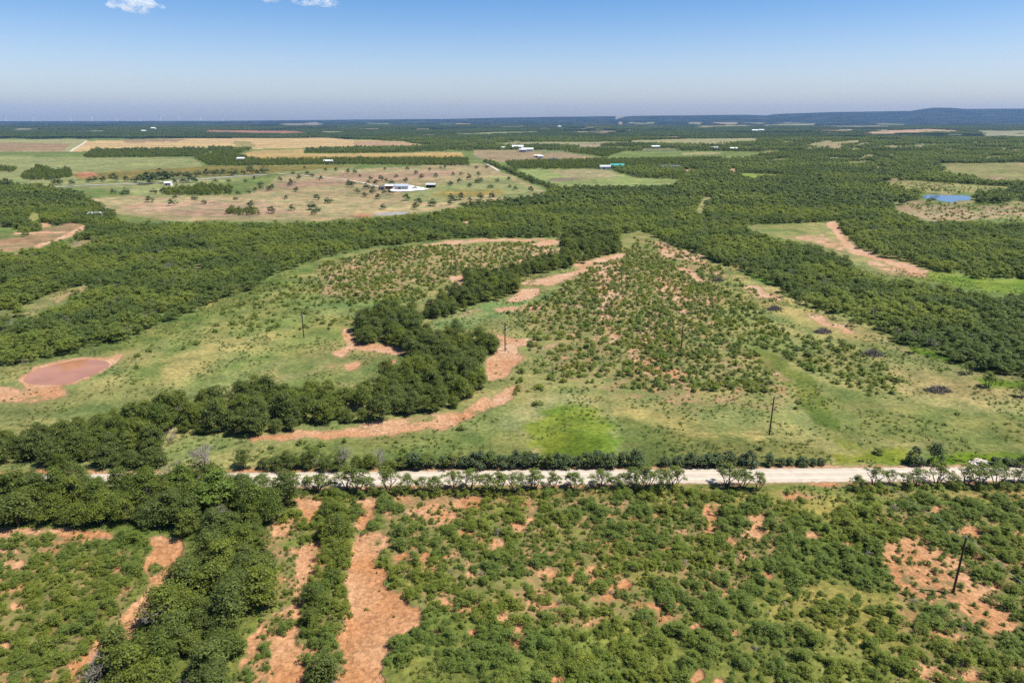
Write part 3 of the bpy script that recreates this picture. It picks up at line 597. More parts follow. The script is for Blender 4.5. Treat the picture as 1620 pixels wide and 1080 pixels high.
# protos for the masses (kept in an unlinked collection, drawn only as instances)
def proto_collection(name, sets):
    col_ = bpy.data.collections.new(name); names = []
    for i, me in enumerate(sets):
        o = bpy.data.objects.new(f'{name}_{i:02d}', me); col_.objects.link(o)
    return col_
def lod(kind, n, **kw): return [x[0] for x in clump_kind(kind, n, **kw)]
FORM = lod('wood_mid', 10, R=2.3, H=3.7, base=.2, nc=26, nl=34, leaf=.30, mat=L_FOR, flat=.5, lobes=.5, cr=.30)
FORF = lod('wood_far', 6, R=2.5, H=3.9, base=.2, nc=14, nl=16, leaf=.65, mat=L_FORF, flat=.5, lobes=.5, cr=.36)
SCRUB = lod('scrub', 8, R=1.4, H=1.15, base=.02, nc=22, nl=24, leaf=.22, mat=L_BUSH, flat=.55, lobes=.8, cr=.28)
SCRUBD = lod('scrubd', 4, R=1.2, H=1.2, base=.02, nc=14, nl=26, leaf=.24, mat=L_FOR, flat=.7, lobes=.6, cr=.34)
DARKF = lod('dark_far', 4, R=2.9, H=4.6, base=.15, nc=16, nl=22, leaf=.55, mat=L_OAK, flat=.6, lobes=.5, cr=.36)
def patch_mesh(seed, mat):
    r = np.random.default_rng(seed); Vs = []
    for k in range(46):
        cx, cy_ = r.uniform(-24, 24, 2); R = r.uniform(2.4, 4.2); n = 16
        d = r.normal(size=(n, 3)); d /= np.linalg.norm(d, axis=1, keepdims=True); d[:, 2] = np.abs(d[:, 2])
        c = np.array([cx, cy_, 1.6]) + d * np.array([R, R, 2.6])
        nrm = d + r.normal(size=(n, 3)) * .35 + np.array([0, 0, .6]); nrm /= np.linalg.norm(nrm, axis=1, keepdims=True); u = np.cross(nrm, r.normal(size=(n, 3))); u /= np.linalg.norm(u, axis=1, keepdims=True); w_ = np.cross(nrm, u); s = r.uniform(1.4, 2.6, (n, 1))
        Vs.append(np.stack([c + u * s * .8, c - u * s * .5 + w_ * s * .6, c - u * s * .5 - w_ * s * .6], 1))
    V = np.concatenate(Vs).reshape(-1, 3)
    return raw_mesh('far_patch', V, [(i, i + 1, i + 2) for i in range(0, len(V), 3)], mat)
GREYB = lod('dry_bush', 1, R=1.6, H=1.6, base=.02, nc=26, nl=22, leaf=.10, mat=L_GREY, flat=.6, lobes=.7, cr=.26)
GREYC = lod('bare_crown', 2, R=2.2, H=3.8, base=.15, nc=26, nl=20, leaf=.12, mat=L_GREY, flat=.6, lobes=.6, cr=.3)
FARP = [patch_mesh(i, L_HOR) for i in range(4)]
def tuft_mesh(seed):
    r = np.random.default_rng(seed); V = []; Fc = []
    for k in range(26):
        a = r.uniform(0, 6.283); rr = r.uniform(0, .34); x, y = math.cos(a) * rr, math.sin(a) * rr; h = r.uniform(.18, .5); l = r.uniform(-.22, .22, 2); w_ = r.uniform(.03, .07); s = len(V)
        V += [(x - w_ * math.sin(a), y + w_ * math.cos(a), -.03), (x + w_ * math.sin(a), y - w_ * math.cos(a), -.03), (x + l[0], y + l[1], h)]; Fc.append((s, s + 1, s + 2))
    return V, Fc
L_TUFT = leaf_mat('bunch_grass', (.10, .14, .03), (.14, .155, .045), (.08, .12, .026), .3, .06)
TUFT = [raw_mesh('tuft', *tuft_mesh(i), L_TUFT) for i in range(5)]

def gn_scatter(name, pts, protos, label, category=None):
    """one object of kind stuff: a point mesh whose points carry plants"""
    n = len(pts['x'])
    me = bpy.data.meshes.new(name); me.vertices.add(n)
    me.vertices.foreach_set('co', np.stack([pts['x'], pts['y'], pts['z']], 1).reshape(-1).astype(np.float32))
    for k, ty, v in (('rot', 'FLOAT', pts['rot']), ('siz', 'FLOAT', pts['s']), ('hgt', 'FLOAT', pts['h']), ('idx', 'INT', pts['i'])):
        at = me.attributes.new(k, ty, 'POINT'); at.data.foreach_set('value', np.asarray(v).astype(np.float32 if ty == 'FLOAT' else np.int32))
    o = bpy.data.objects.new(name, me); C.objects.link(o); set_props(o, label, kind='stuff')
    pc = proto_collection(name + '_plants', protos)
    g = bpy.data.node_groups.new(name, 'GeometryNodeTree')
    g.interface.new_socket('Geometry', in_out='INPUT', socket_type='NodeSocketGeometry'); g.interface.new_socket('Geometry', in_out='OUTPUT', socket_type='NodeSocketGeometry')
    gi = g.nodes.new('NodeGroupInput'); go = g.nodes.new('NodeGroupOutput')
    m2p = g.nodes.new('GeometryNodeMeshToPoints'); iop = g.nodes.new('GeometryNodeInstanceOnPoints'); ci = g.nodes.new('GeometryNodeCollectionInfo')
    ci.inputs['Collection'].default_value = pc; ci.inputs['Separate Children'].default_value = True; ci.inputs['Reset Children'].default_value = True
    def attr(nm, ty):
        a = g.nodes.new('GeometryNodeInputNamedAttribute'); a.data_type = ty; a.inputs[0].default_value = nm
        return [s for s in a.outputs if s.enabled and s.name == 'Attribute'][0]
    cx = g.nodes.new('ShaderNodeCombineXYZ'); g.links.new(attr('rot', 'FLOAT'), cx.inputs[2])
    cs = g.nodes.new('ShaderNodeCombineXYZ'); sz = attr('siz', 'FLOAT'); g.links.new(sz, cs.inputs[0]); g.links.new(sz, cs.inputs[1]); g.links.new(attr('hgt', 'FLOAT'), cs.inputs[2])
    e2r = g.nodes.new('FunctionNodeEulerToRotation'); g.links.new(cx.outputs[0], e2r.inputs[0])
    g.links.new(gi.outputs[0], m2p.inputs[0]); g.links.new(m2p.outputs[0], iop.inputs['Points']); g.links.new(ci.outputs[0], iop.inputs['Instance'])
    iop.inputs['Pick Instance'].default_value = True; g.links.new(attr('idx', 'INT'), iop.inputs['Instance Index'])
    g.links.new(e2r.outputs[0], iop.inputs['Rotation']); g.links.new(cs.outputs[0], iop.inputs['Scale']); g.links.new(iop.outputs[0], go.inputs[0])
    md = o.modifiers.new('scatter', 'NODES'); md.node_group = g
    return o

# ------------------------------------------------------------------ where plants grow
OAKZ = [PL(905,400, 862,405, 838,413, 820,425, 737,430, 733,450, 703,453, 687,473, 573,493, 563,513, 563,537, 583,547, 643,552, 647,560, 620,583, 573,607, 540,613, 513,610, 440,608, 333,622, 300,637, 213,643, 163,660, 100,672, 0,690,
            0,835, 95,829, 190,839, 300,846, 440,812, 462,792, 455,780, 395,768, 330,745, 290,725, 247,700, 247,690, 300,685, 370,687, 400,688, 540,676, 580,672, 740,640, 753,627, 773,600, 768,580, 773,567, 795,548, 787,540, 767,527, 707,517, 667,520, 660,507, 720,500, 770,477, 800,472, 823,465, 820,448, 830,441, 847,435, 907,421, 973,405, 985,396, 978,376, 930,368, 880,370, 886,386, 866,400, 880,402),
        PL(290,868, 330,842, 432,800, 440,830, 432,880, 425,950, 395,995, 350,1080, 130,1080, 165,1035, 220,1010, 255,960, 262,935, 285,905)]
MIXZ = [PL(512,790, 562,788, 566,830, 552,860, 556,915, 550,960, 538,1005, 538,1080, 486,1080, 478,1020, 492,935, 505,900, 515,865)]
FORZ = [PL(880,376, 720,377, 660,384, 580,393, 520,406, 440,433, 400,458, 350,473, 300,498, 240,518, 195,538, 140,555, 60,575, 0,606, 0,392, 40,374, 20,360, 0,360, 0,298, 60,296, 140,312, 182,338, 190,350, 280,351, 500,352, 640,342, 740,328, 850,315, 868,308, 872,303, 765,256, 775,256, 880,301, 960,301, 1062,299, 1084,286, 1000,280, 965,266, 1080,262, 1240,240, 1400,235, 1620,235, 1620,452, 1560,441, 1475,428, 1440,415, 1400,407, 1356,391, 1336,372, 1327,350, 1300,351, 1175,356, 1190,367, 1230,378, 1290,386, 1335,406, 1355,425, 1400,438, 1440,441, 1500,450, 1560,464, 1620,481, 1620,640, 1540,590, 1480,555, 1430,545, 1350,505, 1290,490, 1240,462, 1200,440, 1160,425, 1120,410, 1060,385, 1010,366, 985,371, 978,374, 930,368)]
NOTZ = [PL(0,385, 35,376, 70,362, 110,352, 138,356, 112,374, 60,392, 20,398, 0,402), PL(42,346, 52,336, 64,338, 66,348, 48,351), PL(0,503, 28,491, 80,466, 138,449, 146,456, 90,474, 45,500, 0,520), PL(102,386, 135,380, 172,378, 130,390, 108,394), PL(560,345, 588,336, 648,334, 640,341, 562,347),
        PL(1395,290, 1440,286, 1500,291, 1600,296, 1600,304, 1540,306, 1440,305, 1410,298), PL(1410,325, 1480,326, 1620,326, 1620,350, 1560,346, 1480,352, 1430,340), PL(1450,306, 1540,306, 1542,322, 1504,325, 1460,320),
        PL(1175,274, 1232,276, 1236,280, 1190,286, 1172,283), PL(1112,312, 1126,312, 1112,338, 1102,338), PL(1080,268, 1100,267, 1100,273, 1082,275), PL(1154,266, 1166,267, 1164,278, 1155,276), PL(1308,248, 1360,250, 1372,253, 1310,253), PL(730,352, 750,345, 745,350, 735,358), PL(1120,247, 1215,247, 1205,251, 1130,250)]
FARW = [PL(150,238, 320,236, 336,239, 312,248, 140,248.5, 132,246), PL(330,234.5, 400,236, 372,245, 410,254, 740,250, 742,262, 560,260, 400,263, 330,262, 310,252, 338,243), PL(486,236.5, 560,234, 700,232, 712,239.5, 560,243, 482,243),
        PL(30,278, 60,264, 90,270, 112,268, 114,280, 80,284, 40,284), PL(253,303, 320,295, 368,297, 366,309, 256,309), PL(0,262, 28,266, 20,272, 0,274), PL(0,284, 20,287, 24,296, 0,298), PL(358,334, 408,333, 410,341, 360,343),
        PL(740,226, 1000,229, 1000,236, 960,248, 860,237, 750,237, 740,230), PL(965,252, 1620,232, 1620,236, 1240,241, 1000,266), PL(800,256, 960,252, 1000,266, 810,268), PL(1000,281, 1084,276, 1082,285)]
FARZ = [PL(0,192, 1620,186, 1620,240, 1240,242, 1000,262, 760,256, 740,240, 715,238, 670,229, 560,219, 300,217, 0,216)]
def zone(px, py, X, Y):
    """0 open, 1 mesquite wood, 2 oak wood, 3 mixed strip, 4 near bushes, 5 scrub, 6 scattered far wood, 7 hazy far land; with a density"""
    n1 = (fbm(px / 20, py / 9, 3, 301) - .5); n2 = (fbm(px / 20 + 9, py / 9 + 3, 3, 302) - .5)
    qx = px + n1 * 12; qy = py + n2 * 4 * smooth(250, 500, py); z = np.zeros(px.shape, int); d = np.zeros(px.shape)
    def put(v, dd, pl, w=True):
        m_ = inpoly(qx, qy, pl) if w else inpoly(px, py, pl)
        z[m_] = v; d[m_] = dd
    for pl in FARZ: put(7, .8, pl)
    for pl in FORZ: put(1, .97, pl)
    for pl in FARW: put(6, .8, pl, False)
    for pl in NOTZ: put(0, 0, pl)
    S_ = [(.72, PL(500,420, 600,395, 700,388, 850,384, 880,392, 830,425, 740,430, 700,450, 660,480, 560,480, 470,470)), (.26, PL(330,500, 420,450, 500,430, 560,480, 560,515, 470,530, 400,540, 330,535)), (.10, PL(190,575, 230,540, 290,520, 340,545, 220,590)),
          (.04, PL(330,540, 560,520, 560,570, 330,570)),
          (.92, PL(960,402, 1010,390, 1060,400, 1110,415, 1130,450, 1190,480, 1230,520, 1320,535, 1330,560, 1240,560, 1190,545, 1215,590, 1250,640, 1180,668, 1120,670, 1080,650, 1000,630, 940,612, 870,605, 820,590, 850,570, 820,530, 800,495, 850,480, 910,440)),
          (.62, PL(1230,520, 1340,540, 1425,590, 1430,622, 1380,628, 1300,600, 1240,565)), (.6, PL(800,500, 900,480, 1000,540, 1000,630, 940,612, 870,605, 820,590, 850,570)), (.5, PL(800,600, 850,585, 860,620, 820,640)),
          (.04, PL(1340,640, 1500,640, 1560,690, 1400,700)), (.35, PL(1000,375, 1060,388, 1120,412, 1180,450, 1230,480, 1160,460, 1080,420, 1000,392)), (.05, PL(1200,455, 1300,492, 1420,545, 1560,600, 1620,650, 1450,600, 1320,530, 1200,480)),
          (.02, PL(560,620, 1300,620, 1620,700, 1620,735, 400,735, 400,700)), (.10, PL(400,700, 640,690, 640,735, 380,735))]
    for dd, pl in S_: put(5, dd, pl)
    put(5, .3, PL(1430,322, 1620,322, 1620,350, 1480,350)); put(5, .25, PL(1395,290, 1500,290, 1600,300, 1500,307))
    put(4, .84, PL(0,782, 1620,770, 1620,1080, 0,1080))
    for dd, pl in [(.35, PL(1215,775, 1345,775, 1350,800, 1300,812, 1215,800)), (.12, PL(1338,778, 1362,784, 1400,800, 1395,815, 1362,812, 1343,795)), (.3, PL(1380,775, 1620,765, 1620,795, 1420,800)), (.55, PL(1230,930, 1330,910, 1440,960, 1470,1080, 1230,1080)),
                   (.6, PL(830,890, 1000,880, 1110,930, 1050,1000, 880,1000)), (.25, PL(612,870, 650,870, 668,930, 640,935, 610,900)), (.25, PL(640,782, 960,778, 960,790, 700,795, 640,800)), (.2, PL(425,860, 470,850, 475,930, 450,990, 410,1005, 405,990)), (.3, PL(560,790, 640,790, 630,830, 565,835)), (.5, PL(395,780, 470,780, 475,810, 400,840)),
                   (.35, PL(200,860, 245,860, 245,930, 200,970, 180,960))]: put(4, dd, pl)
    for pl in OAKZ: put(2, .95, pl)
    for pl in MIXZ: put(3, .95, pl)
    return z, d
def jgrid(sp, x0, x1, ya, yb, seed, tmax=.86):
    r = np.random.default_rng(seed); xs = np.arange(x0, x1, sp); ys = np.arange(ya, yb, sp * .9)
    X, Y = np.meshgrid(xs, ys); X = X + (np.arange(len(ys)) % 2)[:, None] * sp * .5
    X = X.ravel() + r.uniform(-.42, .42, X.size) * sp; Y = Y.ravel() + r.uniform(-.42, .42, Y.size) * sp
    k = np.abs(X) < tmax * (Y * CP + H * SP) + 4; return X[k], Y[k]
def off_road(X, Y, w=6.5): return np.abs(Y - road_y(X)) > w
def woody(c_):
    return (np.abs(c_ - np.array(FOREST)).sum(-1) < .004) | (np.abs(c_ - np.array(FARTINT)).sum(-1) < .004)
def grow(zs, sp, ya, yb, seed, smin, smax, barecut=.6, cl_scale=None, off=6.5, top=0.):
    r = np.random.default_rng(seed + 5)
    X, Y = jgrid(sp, -.86 * (yb * CP + 22) - 5, .86 * (yb * CP + 22) + 5, ya, yb, seed)
    px, py, zc = w2px(X, Y); z, d = zone(px, py, X, Y)
    k = np.isin(z, zs)
    if top:
        tx, ty, _ = w2px(X, Y, top); z2, _d = zone(tx, ty, X, Y); k &= np.isin(z2, zs)
    if cl_scale: d = np.clip(d + (fbm(X / cl_scale, Y / cl_scale, 3, seed) - .5) * 1.5 * np.minimum(d, 1 - d * .6) * 1.3, 0, 1)
    k &= (r.random(X.size) < d) & off_road(X, Y, off)
    X, Y, px, py, zc, z = X[k], Y[k], px[k], py[k], zc[k], z[k]
    c_, br = ground_attr(X, Y); k = (br < barecut) | (r.random(X.size) < .03)
    if top and ya < 560:
        GXc, GYc = px2w(*w2px(X, Y, top)[:2]); _, b2 = ground_attr(GXc, GYc); k &= b2 < .66
    if ya >= 560: k &= woody(c_)
    X, Y, px, py, zc, z = X[k], Y[k], px[k], py[k], zc[k], z[k]
    n = X.size; s =  smin + (smax - smin) * r.random(n) ** 1.3
    return dict(x=X, y=Y, px=px, py=py, zc=zc, zone=z, s=s, h=s * r.uniform(.85, 1.2, n), rot=r.uniform(0, 6.283, n), i=r.integers(0, 1000, n), z=zat(X, Y) - .05)
def sub(p, k): return {a: b[k] for a, b in p.items()}
def cat(*ps): return {a: np.concatenate([p[a] for p in ps]) for a in ps[0]}

near_b = grow([4, 3], 2.1, 60, 125, 11, .36, 1.15, cl_scale=9, top=.8)
near_b['h'] = near_b['h'] * np.where(near_b['zone'] == 4, .78, 1.1)
near_small = grow([4, 3], 1.2, 60, 125, 12, .14, .5, .7)
near_small = sub(near_small, np.random.default_rng(3).random(near_small['x'].size) < .6)
oaks = grow([2], 3.4, 58, 420, 13, .55, 1.15, off=5.2, top=2.6)
kk = (oaks['py'] > 770) & (oaks['py'] < 786) & (oaks['px'] > 330); oaks = sub(oaks, ~kk)
kk = (oaks['px'] < 500) & (oaks['py'] > 680); oaks['s'] = oaks['s'] * np.where(kk, 1.06, 1.); oaks['h'] = oaks['h'] * np.where(kk, 1.02, 1.)
mixo = grow([3], 4.2, 58, 130, 14, .5, .85, top=2.5)
scrub = grow([5], 2.2, 128, 1300, 15, .3, 1.3, .79, cl_scale=22)
scrub = sub(scrub, (scrub['y'] < 420) | (np.random.default_rng(5).random(scrub['x'].size) < .5))
wood1 = grow([1, 2], 2.9, 180, 560, 16, .45, 1.4, cl_scale=26, top=3.0)
wood1 = sub(wood1, wood1['zone'] == 1)
wood2 = grow([1], 4.6, 560, 1550, 17, .8, 1.5)
wood3 = grow([1, 6, 7], 7.5, 1550, 2600, 18, 1.0, 1.9, cl_scale=200)
farw = grow([6], 4.6, 400, 1550, 19, .45, 1.25, cl_scale=60)
X, Y = jgrid(38, -5600, 5600, 2500, 7500, 20); px, py, zc = w2px(X, Y); zz, dd = zone(px, py, X, Y)
rr = np.random.default_rng(21); k = np.isin(zz, [1, 6, 7]) & (fbm(X / 500, Y / 900, 4, 61) + rr.uniform(-.1, .1, X.size) > .42); c_, _b = ground_attr(X, Y); k &= woody(c_)
X, Y = X[k], Y[k]; n = X.size
patches = dict(x=X, y=Y, z=zat(X, Y), s=rr.uniform(.85, 1.3, n), h=rr.uniform(.8, 1.4, n), rot=rr.uniform(0, 6.28, n), i=rr.integers(0, 4, n))

# pick the individuals that show largest
def inframe(p, m=8): return (p['px'] > m) & (p['px'] < PW - m) & (p['py'] > 200) & (p['py'] < PH - 2)
def pick(p, n, R):
    sc_ = np.where(inframe(p), p['s'] * R / p['zc'], 0)
    idx = np.argsort(-sc_)[:n]; m_ = np.zeros(p['x'].size, bool); m_[idx] = True; m_ &= sc_ > 0
    return sub(p, m_), sub(p, ~m_)
B_IN, B_REST = pick(near_b, 296, 1.75)
O_IN, O_REST = pick(oaks, 290, 2.9)

LM = [  # landmarks one can find in the photograph
 ('nearest tall utility pole', 1508, 936), ('wide orange wash', 600, 980), ("wide orange wash's top end", 590, 850), ('narrow orange gully', 465, 980), ("narrow gully's bare head", 490, 800),
 ('red dirt track elbow', 275, 870), ("red dirt track's foot", 110, 1065), ('lime green roadside hollow', 1368, 798), ('forked bare patch', 1200, 838), ('mid scrub orange spot', 867, 907),
 ('long thin orange spot', 1030, 958), ('lower middle edge orange spot', 1101, 1066), ('hooked orange spot', 675, 902), ('paired roadside orange spots', 832, 827), ('stacked orange spots', 805, 985), ('right edge orange spot', 1537, 842),
 ('bottom right orange corner', 1463, 1064), ('thin left soil strip', 60, 838), ('lower left edge orange spot', 25, 960), ('pale lower right glade', 1320, 985), ('green slope beside gully', 440, 920), ('upper right orange dash', 1287, 844), ('faint right orange spot', 1213, 911), ('central orange spot trio', 945, 903),
 ('muddy red pond', 100, 592), ("orange creek bank's left tip", 410, 694), ('orange creek bank middle', 600, 675), ('creek bend pole', 799, 553), ('curled pink creek bank', 825, 466), ('pink creek wood notch', 726, 446), ('orange track behind creek wood', 600, 550), ("visible road's left end", 390, 760),
 ('grass tongue behind creek mouth', 300, 700), ("creek wood's left edge", 10, 720), ("near wood's left edge", 20, 800), ('bright lime tree', 330, 765), ('creek wood far end', 930, 390), ('small inner creek notch', 640, 560), ('lower gully wood', 250, 1060), ('grey trackside dead tree', 240, 985), ("roadside wood's right edge", 440, 800)]
LMX = np.array([px2w(x, y) for _, x, y in LM])
ORD = ['nearest', 'second nearest', 'third nearest', 'fourth nearest', 'fifth nearest', 'sixth nearest', 'seventh nearest', 'eighth nearest', 'ninth nearest', 'tenth nearest', 'eleventh nearest', 'twelfth nearest', 'thirteenth nearest', 'fourteenth nearest', 'fifteenth nearest', 'sixteenth nearest', 'seventeenth nearest', 'eighteenth nearest', 'nineteenth nearest', 'twentieth nearest'] + [f'{n}th nearest' for n in range(21, 80)]
def labels(p, word, lo, hi, smid):
    D = np.hypot(p['x'][:, None] - LMX[None, :, 0], p['y'][:, None] - LMX[None, :, 1])
    j = D[:, lo:hi].argmin(1) + lo; out = [None] * len(j); bins = {}
    for k in range(len(j)):
        dx = p['x'][k] - LMX[j[k], 0]; dy = p['y'][k] - LMX[j[k], 1]
        side = ('left' if dx < 0 else 'right') if abs(dx) > abs(dy) else ('far' if dy > 0 else 'near')
        sz = 'wide' if p['s'][k] > smid[1] else ('small' if p['s'][k] < smid[0] else 'rounded')
        bins.setdefault((j[k], side, sz), []).append((D[k, j[k]], k))
    for (jj, side, sz), v in bins.items():
        for q, (_, k) in enumerate(sorted(v)):
            out[k] = f'{sz} {word} {ORD[q]} to the {LM[jj][0]}, {side} side'
    return out

# stuff masses
def fix(p, n): p = dict(p); p['i'] = p['i'] % n; return p
gn_scatter('bush_thicket', fix(cat(B_REST, near_small), 37), ([x[0] for x in BUSH] * 3) + GREYB, 'low mesquite brush filling the gaps of the near scrub')
gn_scatter('creek_woodland', fix(cat(O_REST, mixo), 13), [x[0] for x in OAK] + GREYC[:1], 'dark green trees crowded along the creek')
gn_scatter('meadow_scrub', fix(scrub, 12), SCRUB + SCRUBD, 'small green bushes dotted over the middle meadows')
gn_scatter('mesquite_woodland', fix(wood1, 21), FORM + FORM + GREYC[:1], 'even green mesquite wood around the meadows')
gn_scatter('far_woodland', fix(cat(wood2, wood3), 6), FORF, 'green mesquite wood reaching to the far plain')
gn_scatter('field_copses', fix(farw, 4), DARKF, 'dark copses and tree belts between the far fields')
gn_scatter('horizon_woodland', patches, FARP, 'bluish woods below the horizon')
X, Y = jgrid(.85, -140, 140, 62, 132, 33, .84); px, py, zc = w2px(X, Y); _, br = ground_attr(X, Y); rr = np.random.default_rng(34)
k = off_road(X, Y, 4.6) & (rr.random(X.size) < np.where(br > .6, .03, .55)) & (fbm(X / 4, Y / 4, 3, 71) > .42)
X, Y = X[k], Y[k]; n = X.size
gn_scatter('grass_tufts', dict(x=X, y=Y, z=zat(X, Y), s=rr.uniform(.6, 1.5, n), h=rr.uniform(.5, 1.2, n), rot=rr.uniform(0, 6.28, n), i=rr.integers(0, 5, n)), TUFT, 'tufts of wild grass between the bushes')

X, Y = jgrid(1.5, -330, 330, 132, 330, 35, .84); px, py, zc = w2px(X, Y); _, br = ground_attr(X, Y); zz, dd = zone(px, py, X, Y)
k = off_road(X, Y, 5) & ~inpoly(px, py, PL(24,606, 56,577, 98,567, 140,562, 170,564, 184,577, 163,591, 113,612, 80,614, 36,613)) & np.isin(zz, [0, 5]) & (rr.random(X.size) < np.where(br > .6, .10, .6)) & (fbm(X / 9, Y / 9, 4, 72) > .50)
X, Y = X[k], Y[k]; n = X.size
gn_scatter('meadow_weeds', dict(x=X, y=Y, z=zat(X, Y), s=rr.uniform(.8, 2.2, n), h=rr.uniform(.5, 1.3, n), rot=rr.uniform(0, 6.28, n), i=rr.integers(0, 5, n)), TUFT, 'patchy tall weeds and bunch grass of the meadows')

def plant(name, variants, i, x, y, z, s, h, rot, label, catg, group, parts=('trunk', 'crown')):
    cm, sm, R = variants[i % len(variants)]
    e = empty(name, (float(x), float(y), float(z)), float(rot), (float(s), float(s), float(h)))
    set_props(e, label, catg, group)
    if sm is not None: link(parts[0], sm, e)
    link(parts[1], cm, e); return e
lb = labels(B_IN, 'mesquite bush', 0, 24, (.68, .95))
for k in range(len(lb)):
    plant('mesquite_bush', BUSH, int(B_IN['i'][k]), B_IN['x'][k], B_IN['y'][k], B_IN['z'][k], B_IN['s'][k], B_IN['h'][k], B_IN['rot'][k], lb[k], 'bush', 'mesquite bushes of the near scrub', ('stems', 'crown'))
lo_ = labels(O_IN, 'dark leafy tree', 1, len(LM), (.82, 1.0))
for k in range(len(lo_)):
    plant('oak_tree', OAK, int(O_IN['i'][k]), O_IN['x'][k], O_IN['y'][k], O_IN['z'][k], O_IN['s'][k], O_IN['h'][k], O_IN['rot'][k], lo_[k], 'tree', 'leafy trees of the creek and gully woods')

# roadside rows -------------------------------------------------
rr = np.random.default_rng(55)
ORDW = ['first', 'second', 'third', 'fourth', 'fifth', 'sixth', 'seventh', 'eighth', 'ninth', 'tenth', 'eleventh', 'twelfth', 'thirteenth', 'fourteenth', 'fifteenth', 'sixteenth', 'seventeenth', 'eighteenth', 'nineteenth', 'twentieth']
def row(name, variants, spans, yb, step, smin, smax, label, group, catg, jit=1.2):
    for a, b_, part in spans:
        x = a; q = 0
        while x < b_:
            yy = yb(x) + rr.uniform(-jit, jit); X, Y = px2w(x, yy); s = rr.uniform(smin, smax); z = float(zat(X, Y)[0])
            plant(name, variants, int(rr.integers(0, 99)), X, Y, z, s, s * rr.uniform(.85, 1.15), rr.uniform(0, 6.28), label.format(ORDW[min(q, 19)] if q < 20 else f'{q + 1}th', part), catg, group)
            q += 1; x += step * rr.uniform(.6, 1.45)
row('mesquite_tree', ROADT, [(388, 925, 'long roadside row'), (950, 1088, 'middle roadside row'), (1150, 1200, 'short roadside clump'), (1356, 1650, 'right roadside row')], lambda x: 780 - (x - 400) * .011, 23, .75, 1.3,
    'open mesquite tree, {0} from the left in the {1}', 'crooked mesquites on the near road verge', 'tree', 4)
row('roadside_shrub', BUSH, [(392, 925, 'low hedge under the long roadside row'), (955, 1085, 'low hedge under the middle row'), (1352, 1640, 'low hedge under the right row')], lambda x: 787 - (x - 400) * .011, 17, .5, .85,
    'dense low shrub, {0} from the left in the {1}', 'low shrubs on the near road verge', 'bush', 3)
row('hedge_shrub', JUNI, [(640, 905, 'dark far hedge left of the lime meadow'), (915, 1018, 'dark hedge below the lime meadow'), (1052, 1195, 'dark hedge right of the lime meadow')], lambda x: 739 - (x - 640) * .004, 15, .75, 1.25,
    'shrub {0} from the left in the {1}', 'dark shrubs on the far road verge', 'bush', 1.2)
row('hedge_shrub', JUNI, [(1215, 1305, 'low thin hedge opposite the road gap'), (1575, 1650, 'dark hedge right of the pale rubble')], lambda x: 736, 16, .55, .85,
    'shrub {0} from the left in the {1}', 'dark shrubs on the far road verge', 'bush', 1.2)
row('near_verge_tree', OAK, [(-60, 392, 'tall leafy belt hiding the road')], lambda x: 781, 22, .78, 1.1, 'tall leafy tree, {0} from the left in the {1}', 'tall trees on the near road verge', 'tree', 4)
row('verge_tree', OAK, [(385, 640, 'leafy belt on the far verge')], lambda x: 742, 26, .48, .72,
    'leafy tree, {0} from the left in the {1}', 'leafy trees on the far road verge', 'tree', 3)
row('verge_tree', ROADT, [(470, 900, 'airy belt on the far verge')], lambda x: 739, 42, .7, 1.0,
    'airy mesquite tree, {0} from the left in the {1}', 'leafy trees on the far road verge', 'tree', 3)
for nm, vr, x, y, s, h, lab in [
    ('round_tree', JUNI, 1446, 734, 1.15, 1.45, 'round dark tree left of its taller twin beside the pale rubble'), ('round_tree', JUNI, 1478, 734, 1.05, 1.9, 'taller dark tree of the pair standing beside the pale rubble'),
    ('hackberry_tree', LIME, 345, 806, 1.5, 1.25, 'big bright green tree hiding the left end of the road'), ('hackberry_tree', LIME, 292, 786, .95, 1.1, 'smaller lime green tree just left of the big bright tree'), ('hackberry_tree', LIME, 405, 812, 1.15, .95, 'bright green tree right below the end of the road')]:
    X, Y = px2w(x, y); plant(nm, vr, int(rr.integers(0, 9)), X, Y, float(zat(X, Y)[0]), s, h, rr.uniform(0, 6), lab, 'tree', None)
for i, (x, y, s) in enumerate([(1238, 470, .8), (1265, 480, .8), (1288, 488, .8), (1348, 516, .8), (1445, 558, .9), (1532, 592, 1.0), (1563, 612, 1.15), (1618, 628, 1.0)]):
    X, Y = px2w(x, y); plant('wood_edge_tree', ROADT, i, X, Y, float(zat(X, Y)[0]), s, s * 1.05, rr.uniform(0, 6), 'spreading mesquite standing free along the right wood edge, ' + ORDW[i] + ' of eight from the far end', 'tree', 'lone trees along the right wood edge')

